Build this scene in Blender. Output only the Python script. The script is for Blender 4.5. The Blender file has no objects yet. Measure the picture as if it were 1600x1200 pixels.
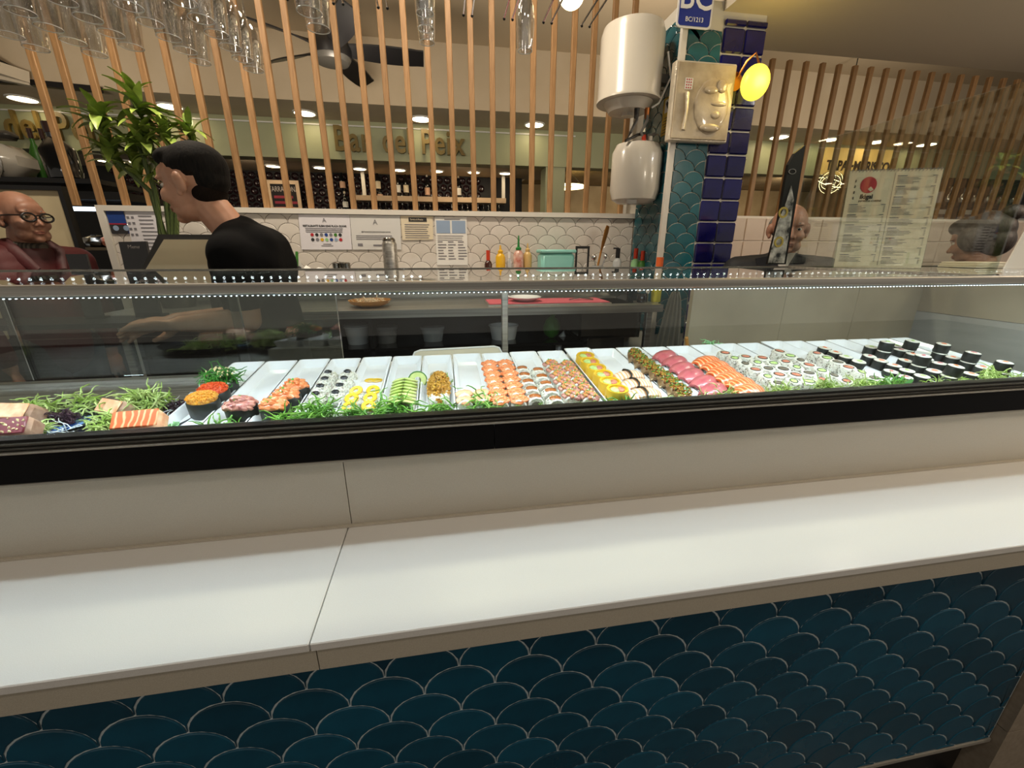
import bpy, bmesh, math, random
from mathutils import Vector, Matrix, Euler
rnd = random.Random(7)
scn = bpy.context.scene
COL = scn.collection

# ------------------------------------------------------------------ camera
FPX, PITCH, YAW, ROLL, CAMZ = 640.0, math.radians(-18.0), math.radians(9.4), math.radians(.09), 1.45
cam_d = bpy.data.cameras.new('camera'); cam = bpy.data.objects.new('camera', cam_d); COL.objects.link(cam)
cam_d.sensor_fit = 'HORIZONTAL'; cam_d.sensor_width = 36.0; cam_d.lens = 36.0 * FPX / 1600.0
cam_d.clip_start = .02; cam_d.clip_end = 100
_f = Vector((math.sin(YAW) * math.cos(PITCH), math.cos(YAW) * math.cos(PITCH), math.sin(PITCH)))
_r0 = Vector((math.cos(YAW), -math.sin(YAW), 0)); _u0 = _r0.cross(_f)
_r = _r0 * math.cos(ROLL) + _u0 * math.sin(ROLL); _u = -_r0 * math.sin(ROLL) + _u0 * math.cos(ROLL)
cam.matrix_world = Matrix(((_r.x, _u.x, -_f.x, 0), (_r.y, _u.y, -_f.y, 0), (_r.z, _u.z, -_f.z, CAMZ), (0, 0, 0, 1)))
scn.camera = cam

# ------------------------------------------------------------------ world, exposure, room lights
scn.view_settings.view_transform = 'Standard'; scn.view_settings.look = 'None'
scn.view_settings.gamma = 1.0; scn.view_settings.use_curve_mapping = False
scn.view_settings.exposure = 0.0
w = bpy.data.worlds.new('market_hall'); scn.world = w; w.use_nodes = True
w.node_tree.nodes['Background'].inputs[0].default_value = (1.0, .89, .74, 1)
w.node_tree.nodes['Background'].inputs[1].default_value = .30

def area(name, loc, size, power, color, rot=(0, 0, 0), size_y=None, spread=math.pi):
    l = bpy.data.lights.new(name, 'AREA'); l.energy = power; l.color = color; l.spread = spread
    if size_y: l.shape = 'RECTANGLE'; l.size = size; l.size_y = size_y
    else: l.shape = 'DISK'; l.size = size
    o = bpy.data.objects.new(name, l); COL.objects.link(o); o.location = loc; o.rotation_euler = rot
    return o
WARM = (1.0, .80, .55); COOL = (.80, .90, 1.0); KIT = (1.0, .86, .68); NEUT = (1.0, .92, .82)
# LED strip behind the steel front bar of the display case: lights trays and ledge
area('case_led_light', (.55, .795, 1.372), 4.2, 16.0, COOL, (math.radians(6), 0, 0), .012)
# ceiling downlights over the customer side (out of frame, in the hall's ceiling)
for i, x in enumerate((-1.6, -.2, 1.2)):
    area('aisle_downlight_%d' % i, (x, -.35, 3.2), .25, 4.0, NEUT, (0, 0, 0))
# downlights over the kitchen strip between case and slats
for i, (x, y) in enumerate(((-1.3, 2.0), (.1, 2.0))):
    area('kitchen_downlight_%d' % i, (x, y, 3.4), .25, 36.0, KIT)
area('soffit_downlight', (2.6, 1.4, 2.6), .25, 9.0, NEUT)
# added fill lights over the right aisle, brightening soffit, slats and people
for i, (x, y) in enumerate(((2.3, -.1), (3.6, .9))):
    pl0 = bpy.data.lights.new('aisle_fill_%d' % i, 'POINT'); pl0.energy = 28; pl0.color = KIT; pl0.shadow_soft_size = .12
    po = bpy.data.objects.new('aisle_fill_%d' % i, pl0); COL.objects.link(po); po.location = (x, y, 2.25)
# lamps of the bar room behind the slats
for i, x in enumerate((-3.2, -.6, 2.0, 4.8)):
    area('bar_room_light_%d' % i, (x, 3.7, 2.55), .4, 17.0, KIT, (math.radians(150), 0, 0))
for i, x in enumerate((-2.4, .4, 3.4)):
    area('bar_back_light_%d' % i, (x, 6.3, 2.52), .5, 4.5, WARM, (math.radians(20), 0, 0))

for i, (x, y) in enumerate(((4.2, 8.4), (7.5, 8.4))):
    area('hall_fill_%d' % i, (x, y, 2.85), .6, 30.0, KIT, (math.radians(55), 0, 0))  # added fill, tilted to brighten the far amber wall

# ------------------------------------------------------------------ pixel -> point on a real plane
def ray(u, v): return (u - 800.0) * _r + FPX * _f - (v - 600.0) * _u
def at(u, v, X=None, Y=None, Z=None):
    d = ray(u, v)
    t = X / d.x if X is not None else Y / d.y if Y is not None else (Z - CAMZ) / d.z
    return Vector((0, 0, CAMZ)) + d * t

# ------------------------------------------------------------------ materials
def lin(c):
    if isinstance(c, str):
        c = c.lstrip('#'); c = [int(c[i:i + 2], 16) / 255 for i in (0, 2, 4)]
    return tuple((x / 12.92 if x <= .04045 else ((x + .055) / 1.055) ** 2.4) for x in c) + (1,)
MATS = {}
def mat(name, col, rough=.5, metal=0.0, noise=None, col2=None, emit=0, emit_col=None, bump=None, spec=.5, objrand=0, coat=0, stretch=None, wave=None, sss=0, trans=0):
    m = bpy.data.materials.new(name); m.use_nodes = True; MATS[name] = m
    nt = m.node_tree; b = nt.nodes['Principled BSDF']; N = nt.nodes.new; L = nt.links.new
    b.inputs['Base Color'].default_value = lin(col); b.inputs['Roughness'].default_value = rough
    b.inputs['Metallic'].default_value = metal; b.inputs['Specular IOR Level'].default_value = spec
    b.inputs['Coat Weight'].default_value = coat; b.inputs['Coat Roughness'].default_value = .05
    if sss: b.inputs['Subsurface Weight'].default_value = sss; b.inputs['Subsurface Radius'].default_value = (.01, .004, .002)
    if trans: b.inputs['Transmission Weight'].default_value = trans
    tc = N('ShaderNodeTexCoord'); mp = N('ShaderNodeMapping'); L(tc.outputs['Object'], mp.inputs[0])
    if stretch: mp.inputs['Scale'].default_value = stretch
    src = None
    if noise:
        n = N('ShaderNodeTexNoise'); n.inputs['Scale'].default_value = noise; n.inputs['Detail'].default_value = 5
        L(mp.outputs[0], n.inputs['Vector']); src = n.outputs['Fac']
    if wave:
        wv = N('ShaderNodeTexWave'); wv.inputs['Scale'].default_value = wave[0]; wv.inputs['Distortion'].default_value = wave[1]
        wv.inputs['Detail'].default_value = 2; L(mp.outputs[0], wv.inputs['Vector']); src = wv.outputs['Fac']
    if src and col2 is not None:
        r = N('ShaderNodeValToRGB'); L(src, r.inputs[0])
        lo, hi = (wave[2], wave[3]) if wave else (.35, .65)
        r.color_ramp.elements[0].position = lo; r.color_ramp.elements[1].position = hi
        r.color_ramp.elements[0].color = lin(col); r.color_ramp.elements[1].color = lin(col2)
        out = r.outputs[0]
    else: out = None
    if objrand:
        oi = N('ShaderNodeObjectInfo'); h = N('ShaderNodeHueSaturation')
        mr = N('ShaderNodeMapRange'); mr.inputs['To Min'].default_value = 1 - objrand; mr.inputs['To Max'].default_value = 1 + objrand
        L(oi.outputs['Random'], mr.inputs['Value']); L(mr.outputs[0], h.inputs['Value'])
        if out: L(out, h.inputs['Color'])
        else: h.inputs['Color'].default_value = lin(col)
        out = h.outputs[0]
    if out: L(out, b.inputs['Base Color'])
    if bump:
        n2 = N('ShaderNodeTexNoise'); n2.inputs['Scale'].default_value = bump[0]; n2.inputs['Detail'].default_value = 3
        L(mp.outputs[0], n2.inputs['Vector']); bm = N('ShaderNodeBump'); bm.inputs['Strength'].default_value = bump[1]; bm.inputs['Distance'].default_value = bump[2] if len(bump) > 2 else .002
        L(n2.outputs['Fac'], bm.inputs['Height']); L(bm.outputs[0], b.inputs['Normal'])
    if emit:
        b.inputs['Emission Color'].default_value = lin(emit_col or col); b.inputs['Emission Strength'].default_value = emit
    return m
def thin_glass(name, tint='#ffffff', boost=0.0, rough=.0):
    """thin pane: transparent with Fresnel reflection on top (both faces)"""
    m = bpy.data.materials.new(name); m.use_nodes = True; nt = m.node_tree; nt.nodes.clear(); N = nt.nodes.new; L = nt.links.new
    o = N('ShaderNodeOutputMaterial'); mx = N('ShaderNodeMixShader'); t = N('ShaderNodeBsdfTransparent'); g = N('ShaderNodeBsdfGlossy')
    t.inputs[0].default_value = lin(tint); g.inputs['Roughness'].default_value = rough; g.inputs[0].default_value = (1, 1, 1, 1)
    fr = N('ShaderNodeFresnel'); fr.inputs[0].default_value = 1.5
    geo = N('ShaderNodeNewGeometry'); # same reflectance from either side of the pane
    sw = N('ShaderNodeMapRange'); sw.inputs['From Max'].default_value = 1; sw.inputs['To Min'].default_value = 1.5; sw.inputs['To Max'].default_value = 1 / 1.5
    L(geo.outputs['Backfacing'], sw.inputs['Value']); L(sw.outputs[0], fr.inputs[0])
    mr = N('ShaderNodeMath'); mr.operation = 'ADD'; mr.inputs[1].default_value = boost; mr.use_clamp = True
    L(fr.outputs[0], mr.inputs[0]); L(mr.outputs[0], mx.inputs[0]); L(t.outputs[0], mx.inputs[1]); L(g.outputs[0], mx.inputs[2]); L(mx.outputs[0], o.inputs[0])
    MATS[name] = m; return m

# setting
mat('ledge', '#e9e6e1', .22, noise=900, col2='#e2ded8', coat=.0)
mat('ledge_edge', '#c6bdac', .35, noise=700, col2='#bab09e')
mat('backsplash', '#c3bcae', .30, noise=800, col2='#b9b2a4')
mat('front_tile', '#0c4e66', .26, noise=14, col2='#0a4258', objrand=.25, bump=(30, .12), coat=.3)
mat('front_grout', '#dfe8ea', .8)
mat('white_tile', '#d8d1c8', .22, noise=6, col2='#c8c0b6', objrand=.05, bump=(25, .1))
mat('white_grout', '#55504a', .9)
mat('teal_tile', '#1f5f68', .2, noise=10, col2='#17505c', objrand=.25, bump=(30, .12), coat=.3)
mat('teal_grout', '#cfcbc0', .9)
mat('navy_tile', '#10105a', .12, noise=8, col2='#0a0a44', objrand=.2, bump=(18, .3), coat=.5)
mat('pink_tile', '#d8c5b4', .3, noise=5, col2='#d0bcab', objrand=.04)
mat('pink_grout', '#e9e0d4', .9)
mat('white_paint', '#d9d4ca', .45)
mat('cream_wall', '#cbbca4', .8, noise=3, col2='#c5b59b')
mat('cream_ceiling', '#bcab90', .85)
mat('soffit_white', '#cdc2ae', .8)
mat('fascia_green', '#a9ad8c', .45, noise=2, col2='#a2a683')
mat('wood_slat', '#a27c52', .55, noise=12, col2='#88653f', stretch=(6, 6, .6), objrand=.12, bump=(60, .2))
mat('gold_letter', '#7d6a34', .45, noise=8, col2='#6f5b2a')
mat('dark_void', '#0c0a0a', .6)
mat('wine_glass_dark', '#2a1216', .25, noise=30, col2='#1a0a10', coat=.4)
mat('floor', '#2b2a2c', .4, noise=4, col2='#363436')
mat('stone_beige', '#978a74', .35, noise=5, col2='#897c67')
mat('stone_grey', '#96938c', .3, noise=7, col2='#8c8982', stretch=(1, 1, 5))
mat('brown_panel', '#9a8c7a', .6, noise=60, col2='#8d7f6e')
mat('amber_wall', '#9c8660', .7, noise=3, col2='#8a744e')
# metals and plastics
mat('steel', '#cfccc5', .38, 1.0, noise=3, col2='#a3a09a', stretch=(.3, 30, 30))
mat('steel_dark', '#8c8880', .22, 1.0)
mat('chrome', '#d0d0d0', .12, 1.0)
mat('black_gloss', '#0a0a0d', .06, spec=.6)
mat('black_rail', '#141312', .3); mat('rail_rib', '#4d4943', .25, .1)
mat('rail_line', '#a59f94', .3, .15)
mat('black_plastic', '#111011', .4)
mat('black_cloth', '#0b0b0d', .9, bump=(300, .3))
mat('white_enamel', '#c6c0b4', .25, coat=.3)
mat('grey_plastic', '#7c7a76', .5)
mat('white_plastic', '#e4e4e2', .4)
mat('led_bead', '#ffffff', .5, emit=22, emit_col='#f2f6ff'); mat('led_fine', '#ffffff', .5, emit=7, emit_col='#eaf2ff')
mat('led_base', '#9aa0a4', .5)
mat('downlight', '#fff6df', .5, emit=14, emit_col='#ffe6b8')
mat('lamp_yellow', '#f5dc50', .4, emit=1.25, emit_col='#ffe850')
mat('lamp_white', '#fff8e6', .4, emit=6, emit_col='#ffe9b5')
mat('warm_glow', '#d8b878', .6, emit=.40, emit_col='#f0bb58')
mat('ring_glow', '#fff0c0', .5, emit=4, emit_col='#ffe7a8')
mat('copper', '#b87848', .35, 1.0)
mat('ceramic', '#eef0f4', .12, coat=.5)
mat('ceramic_dark', '#1b1f28', .2, noise=9, col2='#10131a', coat=.3)
mat('blue_glaze', '#20448a', .15, wave=(18, 6, .35, .7), col2='#6c94d6', coat=.4)
mat('clear_plastic', '#dfe3e4', .15, trans=.6)
thin_glass('pane', '#f4f8f6', .0)
thin_glass('door_pane', '#dfe3e0', .05)
thin_glass('top_pane', '#f2f7f4', .03)
thin_glass('screen_pane', '#eef3f0', .05)
thin_glass('stem_glass', '#fcfcfb', .22)
mat('paper', '#dcd9de', .5); mat('paper_grey', '#d3d2cf', .5); mat('paper_cream', '#dccfb4', .6); mat('paper_white', '#e2e0da', .5)
mat('ink', '#2a2a2c', .8); mat('ink_soft', '#77757a', .8); mat('ink_blue', '#8fa3bd', .7); mat('ink_red', '#b01e2a', .6); mat('ink_navy', '#1c3f86', .5)
mat('sign_blue', '#0b2a8a', .35); mat('sign_white', '#e6e6e4', .4); mat('sign_yellow', '#c4a51c', .5)
mat('foil', '#c2b8a4', .3, .25, noise=14, col2='#d8cdb8', bump=(22, .8, .01))
mat('plaque', '#c7b89c', .35, noise=9, col2='#a08f74', bump=(14, .6, .008), coat=.6)
# people
mat('skin_young', '#c4947a', .5, noise=20, col2='#ba886c', sss=.08)
mat('skin_old', '#a87c66', .5, noise=25, col2='#996c56', sss=.08)
mat('hair_black', '#0b0a09', .8, spec=.2, noise=120, col2='#1a1613', stretch=(1, 1, .2), bump=(180, .5, .003))
mat('hair_fade', '#221a15', .9, noise=300, col2='#17110e', spec=.1)
mat('hair_grey', '#7c7670', .7, noise=120, col2='#5d5650')
mat('hair_brown', '#231b17', .5, noise=90, col2='#3a2f28', stretch=(1, 1, .3), bump=(140, .6, .004))
mat('eye_white', '#d9d2c8', .2); mat('iris', '#1a120d', .15); mat('lip', '#8e5243', .5)
mat('shirt_black', '#060607', .95, spec=.15, bump=(40, .25, .004)); mat('jacket_red', '#4f1013', .6, noise=6, col2='#3c0c10', bump=(16, .4, .01))
mat('jacket_navy', '#14161d', .7, bump=(18, .4, .008)); mat('shirt_white', '#cfcbc4', .7); mat('scarf_dark', '#2b2622', .8, wave=(30, 0, .4, .6), col2='#514a40')
mat('trousers', '#15151a', .85); mat('coat_grey', '#2f2b29', .8); mat('glove', '#d6cec4', .3, trans=.35)
# food
mat('rice', '#ebe7dc', .55, noise=160, col2='#d2cdbd', bump=(200, 1.0, .006), sss=.05)
mat('nori', '#10130f', .45, noise=80, col2='#1a1f17', bump=(120, .4, .002))
mat('salmon', '#d65f26', .3, wave=(30, 5, .62, .95), col2='#eeb482', coat=.3)
mat('salmon_chop', '#d9692f', .25, noise=60, col2='#e89a66', coat=.5, bump=(90, .5, .003))
mat('salmon_roast', '#e79a6c', .4, noise=50, col2='#f2c39a', bump=(80, .4))
mat('tuna', '#c4666a', .3, noise=25, col2='#b04f58', coat=.4)
mat('tuna_chop', '#9c5450', .3, noise=90, col2='#c9907c', coat=.4, bump=(90, .5, .003))
mat('tuna_seared', '#6a2530', .3, noise=25, col2='#7e343c', coat=.3)
mat('seared_edge', '#c9a48c', .5, noise=80, col2='#a98069')
mat('roe_red', '#e0441c', .2, noise=300, col2='#f0682c', bump=(420, 1, .004), coat=.5)
mat('roe_orange', '#e28a1e', .2, noise=260, col2='#f0b03c', bump=(380, 1, .004), coat=.5)
mat('seaweed', '#3f8a2a', .3, noise=60, col2='#2a661c', coat=.3)
mat('frisee', '#86a83a', .45, noise=45, col2='#cbd892', objrand=.15); mat('greens', '#4b8526', .4, noise=45, col2='#82b04a', objrand=.15)
mat('purple_leaf', '#2a1822', .5, noise=40, col2='#4a2c3c')
mat('herb', '#3f9a35', .45, noise=40, col2='#6bbf55')
mat('avocado', '#a3ba58', .4, noise=30, col2='#d3d894'); mat('avocado_skin', '#3f7a2a', .4)
mat('mango', '#e6bf34', .35, noise=25, col2='#d9a820', coat=.3); mat('filling_pink', '#d98a6a', .4, noise=60, col2='#b96f58')
mat('filling_green', '#86b04a', .4, noise=60, col2='#c6d890'); mat('filling_dark', '#4a4038', .5, noise=60, col2='#7a6f5c'); mat('filling_orange', '#e07a4a', .35)
mat('onion', '#c99a3c', .5, noise=60, col2='#a87424'); mat('black_top', '#17171a', .4); mat('shrimp', '#f0d9bf', .3, wave=(40, 2, .5, .9), col2='#e89a5c', coat=.3)
mat('eel', '#6a4e30', .25, noise=40, col2='#9a8058', coat=.5); mat('sauce', '#7a3a18', .2, noise=90, col2='#a5602c', coat=.6)
mat('sesame', '#e6d3a0', .5); mat('sesame_black', '#242220', .5); mat('wasabi', '#8fc48a', .5); mat('radish', '#e6ecee', .3)
# other things
mat('leaf', '#5c7a30', .4, noise=14, col2='#97ab4c', objrand=.3); mat('cane', '#37491f', .5, wave=(60, .5, .45, .6), col2='#5f6f35')
mat('wood_spoon', '#a8742c', .5, noise=14, col2='#8a5a20', stretch=(1, 1, .2)); mat('mustard', '#d8a818', .35); mat('turquoise', '#8fd0c4', .35, noise=4, col2='#7cc2b6')
mat('soy', '#3a1a10', .25); mat('red_cap', '#c23a1c', .4); mat('green_cap', '#1f7a34', .4); mat('beige_sauce', '#c8a868', .35); mat('sriracha', '#b0553f', .3, noise=25, col2='#d6c0b0')
mat('orange_cap', '#e0662a', .4); mat('yellow_green', '#c9c23c', .4); mat('towel', '#8e8f88', .9, bump=(60, .4)); mat('red_cloth', '#b83a4c', .8, wave=(40, 0, .4, .6), col2='#d8707c')
mat('chalk_black', '#141012', .8); mat('chalk', '#b0a8a4', .9); mat('chalk_red', '#8a3040', .9); mat('frame_wood', '#c9ad8c', .5); mat('label_paper', '#cfa78c', .6); mat('bottle_dark', '#0c1014', .1, coat=.5)
mat('screen_reflection', '#e8dab4', .3); mat('frame_grey', '#3c3a36', .4); mat('board_cream', '#cdbd98', .7); mat('leaflet', '#1a1a1c', .2, coat=.5)
mat('cold_light', '#e6f2ff', .5, emit=3, emit_col='#dcefff'); mat('pastry', '#b7a24a', .6, noise=40, col2='#d8d4c0'); mat('blade_print', '#0a0a0b', .25, noise=34, col2='#c9c6be', coat=.4)
mat('blade_black', '#060607', .45, spec=.2); mat('gold_print', '#a8923a', .4)
# ------------------------------------------------------------------ mesh helpers
class MB:
    def __init__(s): s.v = []; s.f = []
    def add(s, vs, fs):
        n = len(s.v); s.v += [Vector(x) for x in vs]; s.f += [tuple(i + n for i in f) for f in fs]; return s
    def box(s, c, d, M=None):
        x, y, z = (k / 2 for k in d); c = Vector(c)
        vs = [Vector((sx * x, sy * y, sz * z)) for sx in (-1, 1) for sy in (-1, 1) for sz in (-1, 1)]
        if M: vs = [M @ q for q in vs]
        return s.add([c + q for q in vs], [(0, 1, 3, 2), (4, 6, 7, 5), (0, 4, 5, 1), (2, 3, 7, 6), (0, 2, 6, 4), (1, 5, 7, 3)])
    def span(s, a, b):
        return s.box([(p + q) / 2 for p, q in zip(a, b)], [abs(q - p) for p, q in zip(a, b)])
    def bev(s, c, d, r, M=None):
        """box with chamfered vertical+horizontal edges"""
        x, y, z = (k / 2 for k in d); c = Vector(c); vs = []; r = min(r, x * .95, y * .95, z * .95)
        rings = [(-z, r), (-z + r, 0), (z - r, 0), (z, r)]
        for zz, i in rings:
            for px_, py_ in ((x - i, y - r - i * .0), (x - r, y - i), (-x + r, y - i), (-x + i, y - r), (-x + i, -y + r), (-x + r, -y + i), (x - r, -y + i), (x - i, -y + r)):
                vs.append(Vector((px_, py_, zz)))
        if M: vs = [M @ q for q in vs]
        fs = [tuple(range(7, -1, -1)), tuple(range(24, 32))]
        for k in range(3):
            for i in range(8): j = (i + 1) % 8; fs.append((k * 8 + i, k * 8 + j, k * 8 + 8 + j, k * 8 + 8 + i))
        return s.add([c + q for q in vs], fs)
    def cone(s, p0, p1, r0, r1=None, n=12, caps=True):
        return s.tube([p0, p1], [r0, r0 if r1 is None else r1], n, caps)
    def tube(s, pts, r, n=6, caps=True, flat=1.0):
        pts = [Vector(p) for p in pts]; rr = r if isinstance(r, (list, tuple)) else [r] * len(pts)
        vs = []; t0 = (pts[1] - pts[0]).normalized(); a = t0.orthogonal().normalized()
        for i, p in enumerate(pts):
            t = (pts[min(i + 1, len(pts) - 1)] - pts[max(i - 1, 0)]).normalized()
            a = (a - t * a.dot(t)); a = a.normalized() if a.length > 1e-6 else t.orthogonal().normalized(); b = t.cross(a)
            for k in range(n):
                th = 2 * math.pi * k / n; vs.append(p + a * (math.cos(th) * rr[i]) + b * (math.sin(th) * rr[i] * flat))
        fs = []
        for i in range(len(pts) - 1):
            for k in range(n):
                j = (k + 1) % n; fs.append((i * n + k, i * n + j, i * n + n + j, i * n + n + k))
        if caps: fs += [tuple(range(n - 1, -1, -1)), tuple(range((len(pts) - 1) * n, len(pts) * n))]
        return s.add(vs, fs)
    def lathe(s, prof, n=20, M=None, sx=1, sy=1):
        vs = []; fs = []
        for r, z in prof:
            for k in range(n):
                th = 2 * math.pi * k / n; q = Vector((r * sx * math.cos(th), r * sy * math.sin(th), z)); vs.append(M @ q if M else q)
        for i in range(len(prof) - 1):
            for k in range(n): j = (k + 1) % n; fs.append((i * n + k, i * n + j, i * n + n + j, i * n + n + k))
        closed = (abs(prof[0][0] - prof[-1][0]) + abs(prof[0][1] - prof[-1][1])) < 1e-6
        if prof[0][0] > 1e-5 and not closed: fs.append(tuple(range(n - 1, -1, -1)))
        if prof[-1][0] > 1e-5 and not closed: fs.append(tuple(range((len(prof) - 1) * n, len(prof) * n)))
        return s.add(vs, fs)
    def lathe_open(s, prof, n=20, M=None):
        k = len(s.f); s.lathe(prof, n, M); s.f = [f for f in s.f[:k]] + [f for f in s.f[k:] if len(f) == 4]; return s
    def ball(s, c, r, nu=12, nv=8, M=None, wob=0, rg=None):
        rx, ry, rz = (r, r, r) if isinstance(r, (int, float)) else r; c = Vector(c); vs = []; fs = []; g = rg or rnd
        for i in range(nv + 1):
            ph = math.pi * i / nv
            for k in range(nu):
                th = 2 * math.pi * k / nu; m = 1 + (g.uniform(-wob, wob) if wob else 0)
                q = Vector((rx * m * math.sin(ph) * math.cos(th), ry * m * math.sin(ph) * math.sin(th), -rz * m * math.cos(ph)))
                vs.append(c + (M @ q if M else q))
        for i in range(nv):
            for k in range(nu): j = (k + 1) % nu; fs.append((i * nu + k, i * nu + j, i * nu + nu + j, i * nu + nu + k))
        return s.add(vs, fs)
    def prism(s, poly, O, A, B, d):
        """poly in (a,b) coordinates on axes A,B from O; extruded by vector d"""
        O, A, B, d = Vector(O), Vector(A), Vector(B), Vector(d); n = len(poly)
        f0 = [O + A * a + B * b for a, b in poly]; vs = f0 + [p + d for p in f0]
        fs = [tuple(range(n - 1, -1, -1)), tuple(range(n, 2 * n))] + [(i, (i + 1) % n, n + (i + 1) % n, n + i) for i in range(n)]
        return s.add(vs, fs)
    def mesh(s, name, m, smooth=False, off=None):
        me = bpy.data.meshes.new(name); o = Vector(off) if off else Vector((0, 0, 0))
        me.from_pydata([v - o for v in s.v], [], s.f)
        bm = bmesh.new(); bm.from_mesh(me); bmesh.ops.remove_doubles(bm, verts=bm.verts, dist=1e-6)
        bmesh.ops.recalc_face_normals(bm, faces=bm.faces); bm.to_mesh(me); bm.free()
        if m: me.materials.append(MATS[m])
        if smooth:
            for p in me.polygons: p.use_smooth = True
            if smooth != 'all': me.set_sharp_from_angle(angle=math.radians(40))
        return me
    def build(s, name, m, parent=None, smooth=False, local=False, kind=None):
        off = None
        if parent is not None and not local:
            off = parent.location.copy()
            if parent.parent: off += parent.parent.location
        if parent is None and not local:
            xs = [v.x for v in s.v]; ys = [v.y for v in s.v]; zs = [v.z for v in s.v]
            off = Vector(((min(xs) + max(xs)) / 2, (min(ys) + max(ys)) / 2, min(zs)))
        o = link(name, s.mesh(name, m, smooth, off), parent)
        if parent is None and not local: o.location = off
        if kind: o['kind'] = kind
        return o
def link(name, data, parent=None):
    o = bpy.data.objects.new(name, data); COL.objects.link(o)
    if parent is not None: o.parent = parent
    return o
def tag(o, label, cat, group=None, kind=None):
    o['label'] = label; o['category'] = cat
    if group: o['group'] = group
    if kind: o['kind'] = kind
    return o
def thing(name, loc, label=None, cat=None, group=None):
    o = link(name, None); o.location = Vector(loc); o.empty_display_size = .05
    if label: tag(o, label, cat, group)
    return o
def struct(o): o['kind'] = 'structure'; return o
def text_mesh(txt, size, m, depth=.0, align='CENTER', bold=0.0, ay='CENTER'):
    c = bpy.data.curves.new('lettering', 'FONT'); c.body = txt; c.size = size; c.extrude = depth; c.align_x = align; c.align_y = ay; c.offset = bold
    c.resolution_u = 3
    o = bpy.data.objects.new('lettering', c); COL.objects.link(o); dg = bpy.context.evaluated_depsgraph_get()
    me = bpy.data.meshes.new_from_object(o.evaluated_get(dg)); bpy.data.objects.remove(o); bpy.data.curves.remove(c)
    me.materials.clear(); me.materials.append(MATS[m]); return me
def text(name, txt, size, m, O, A, B, parent, depth=.002, align='CENTER', bold=0.0, sx=1.0):
    """lettering lying on plane with axes A (reading direction) and B (up); O world position"""
    me = text_mesh(txt, size, m, depth, align, bold); A = Vector(A).normalized(); B = Vector(B).normalized(); Nn = A.cross(B)
    base = Vector((0, 0, 0))
    if parent is not None:
        base = parent.location.copy()
        if parent.parent: base += parent.parent.location
    M = Matrix(((A.x * sx, B.x, Nn.x, O[0] - base.x), (A.y * sx, B.y, Nn.y, O[1] - base.y), (A.z * sx, B.z, Nn.z, O[2] - base.z), (0, 0, 0, 1)))
    me.transform(M); return link(name, me, parent)
def remesh(prims, name, m, parent, voxel=.006, smooth=6):
    """one continuous surface from overlapping primitives"""
    b = prims; me = bpy.data.meshes.new(name); off = parent.location.copy()
    me.from_pydata([v - off for v in b.v], [], b.f)
    o = bpy.data.objects.new(name, me); COL.objects.link(o)
    md = o.modifiers.new('r', 'REMESH'); md.mode = 'VOXEL'; md.voxel_size = voxel; md.use_smooth_shade = True
    if smooth: sm = o.modifiers.new('s', 'SMOOTH'); sm.factor = .5; sm.iterations = smooth
    dg = bpy.context.evaluated_depsgraph_get(); nm = bpy.data.meshes.new_from_object(o.evaluated_get(dg))
    o.modifiers.clear(); o.data = nm; bpy.data.meshes.remove(me); nm.name = name; nm.materials.clear(); nm.materials.append(MATS[m])
    for p in nm.polygons: p.use_smooth = True
    o.parent = parent; return o
ORD = ['first', 'second', 'third', 'fourth', 'fifth', 'sixth', 'seventh', 'eighth', 'ninth', 'tenth', 'eleventh', 'twelfth', 'thirteenth', 'fourteenth']

# fish-scale tile outline, apex at +h, cusps at z=0, tail at -h
def scale_poly(w, h, n=7):
    p = [(w / 2 * math.cos(math.pi * i / (2 * n)), h * math.sin(math.pi * i / (2 * n))) for i in range(2 * n + 1)]
    k = n - 2
    for i in range(1, k + 1):
        th = math.pi / 2 * (1 - i / k); p.append((-w / 2 + w / 2 * math.cos(th), -h + h * math.sin(th)))
    for i in range(k - 1, 0, -1):
        th = math.pi / 2 * (1 - i / k); p.append((w / 2 - w / 2 * math.cos(th), -h + h * math.sin(th)))
    return p
def clip(poly, lo, hi, ax):
    for sgn, lim in ((1, lo), (-1, -hi)):
        out = []
        for i in range(len(poly)):
            a, b = poly[i], poly[(i + 1) % len(poly)]; da, db = sgn * a[ax] - lim, sgn * b[ax] - lim
            if da >= 0: out.append(a)
            if (da >= 0) != (db >= 0):
                t = da / (da - db); out.append((a[0] + (b[0] - a[0]) * t, a[1] + (b[1] - a[1]) * t))
        poly = out
        if len(poly) < 3: return []
    return poly
def tile_mesh(poly, A, B, Nn, gap, th, m):
    cx = sum(p[0] for p in poly) / len(poly); cy = sum(p[1] for p in poly) / len(poly)
    def inset(d):
        n = len(poly); out = []
        for i in range(n):
            a, b, c = poly[i - 1], poly[i], poly[(i + 1) % n]
            e1 = Vector((b[0] - a[0], b[1] - a[1])); e2 = Vector((c[0] - b[0], c[1] - b[1]))
            n1 = Vector((-e1.y, e1.x)); n2 = Vector((-e2.y, e2.x))
            if n1.length > 0: n1.normalize()
            if n2.length > 0: n2.normalize()
            q = n1 + n2; q = q.normalized() if q.length > .3 else n1; k = min(1.6, 1 / max(.5, q.dot(n1)))
            out.append((b[0] + q.x * d * k, b[1] + q.y * d * k))
        return out
    p0 = inset(gap); p1 = inset(gap + .0016); n = len(poly); mb = MB()
    vs = [A * a + B * b for a, b in p0] + [A * a + B * b + Nn * (th * .7) for a, b in p0] + [A * a + B * b + Nn * th for a, b in p1]
    fs = [tuple(range(2 * n, 3 * n))]
    for L_ in (0, 1):
        for i in range(n): j = (i + 1) % n; fs.append((L_ * n + i, L_ * n + j, L_ * n + n + j, L_ * n + n + i))
    mb.add(vs, fs); me = mb.mesh('tile', m); return me
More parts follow.
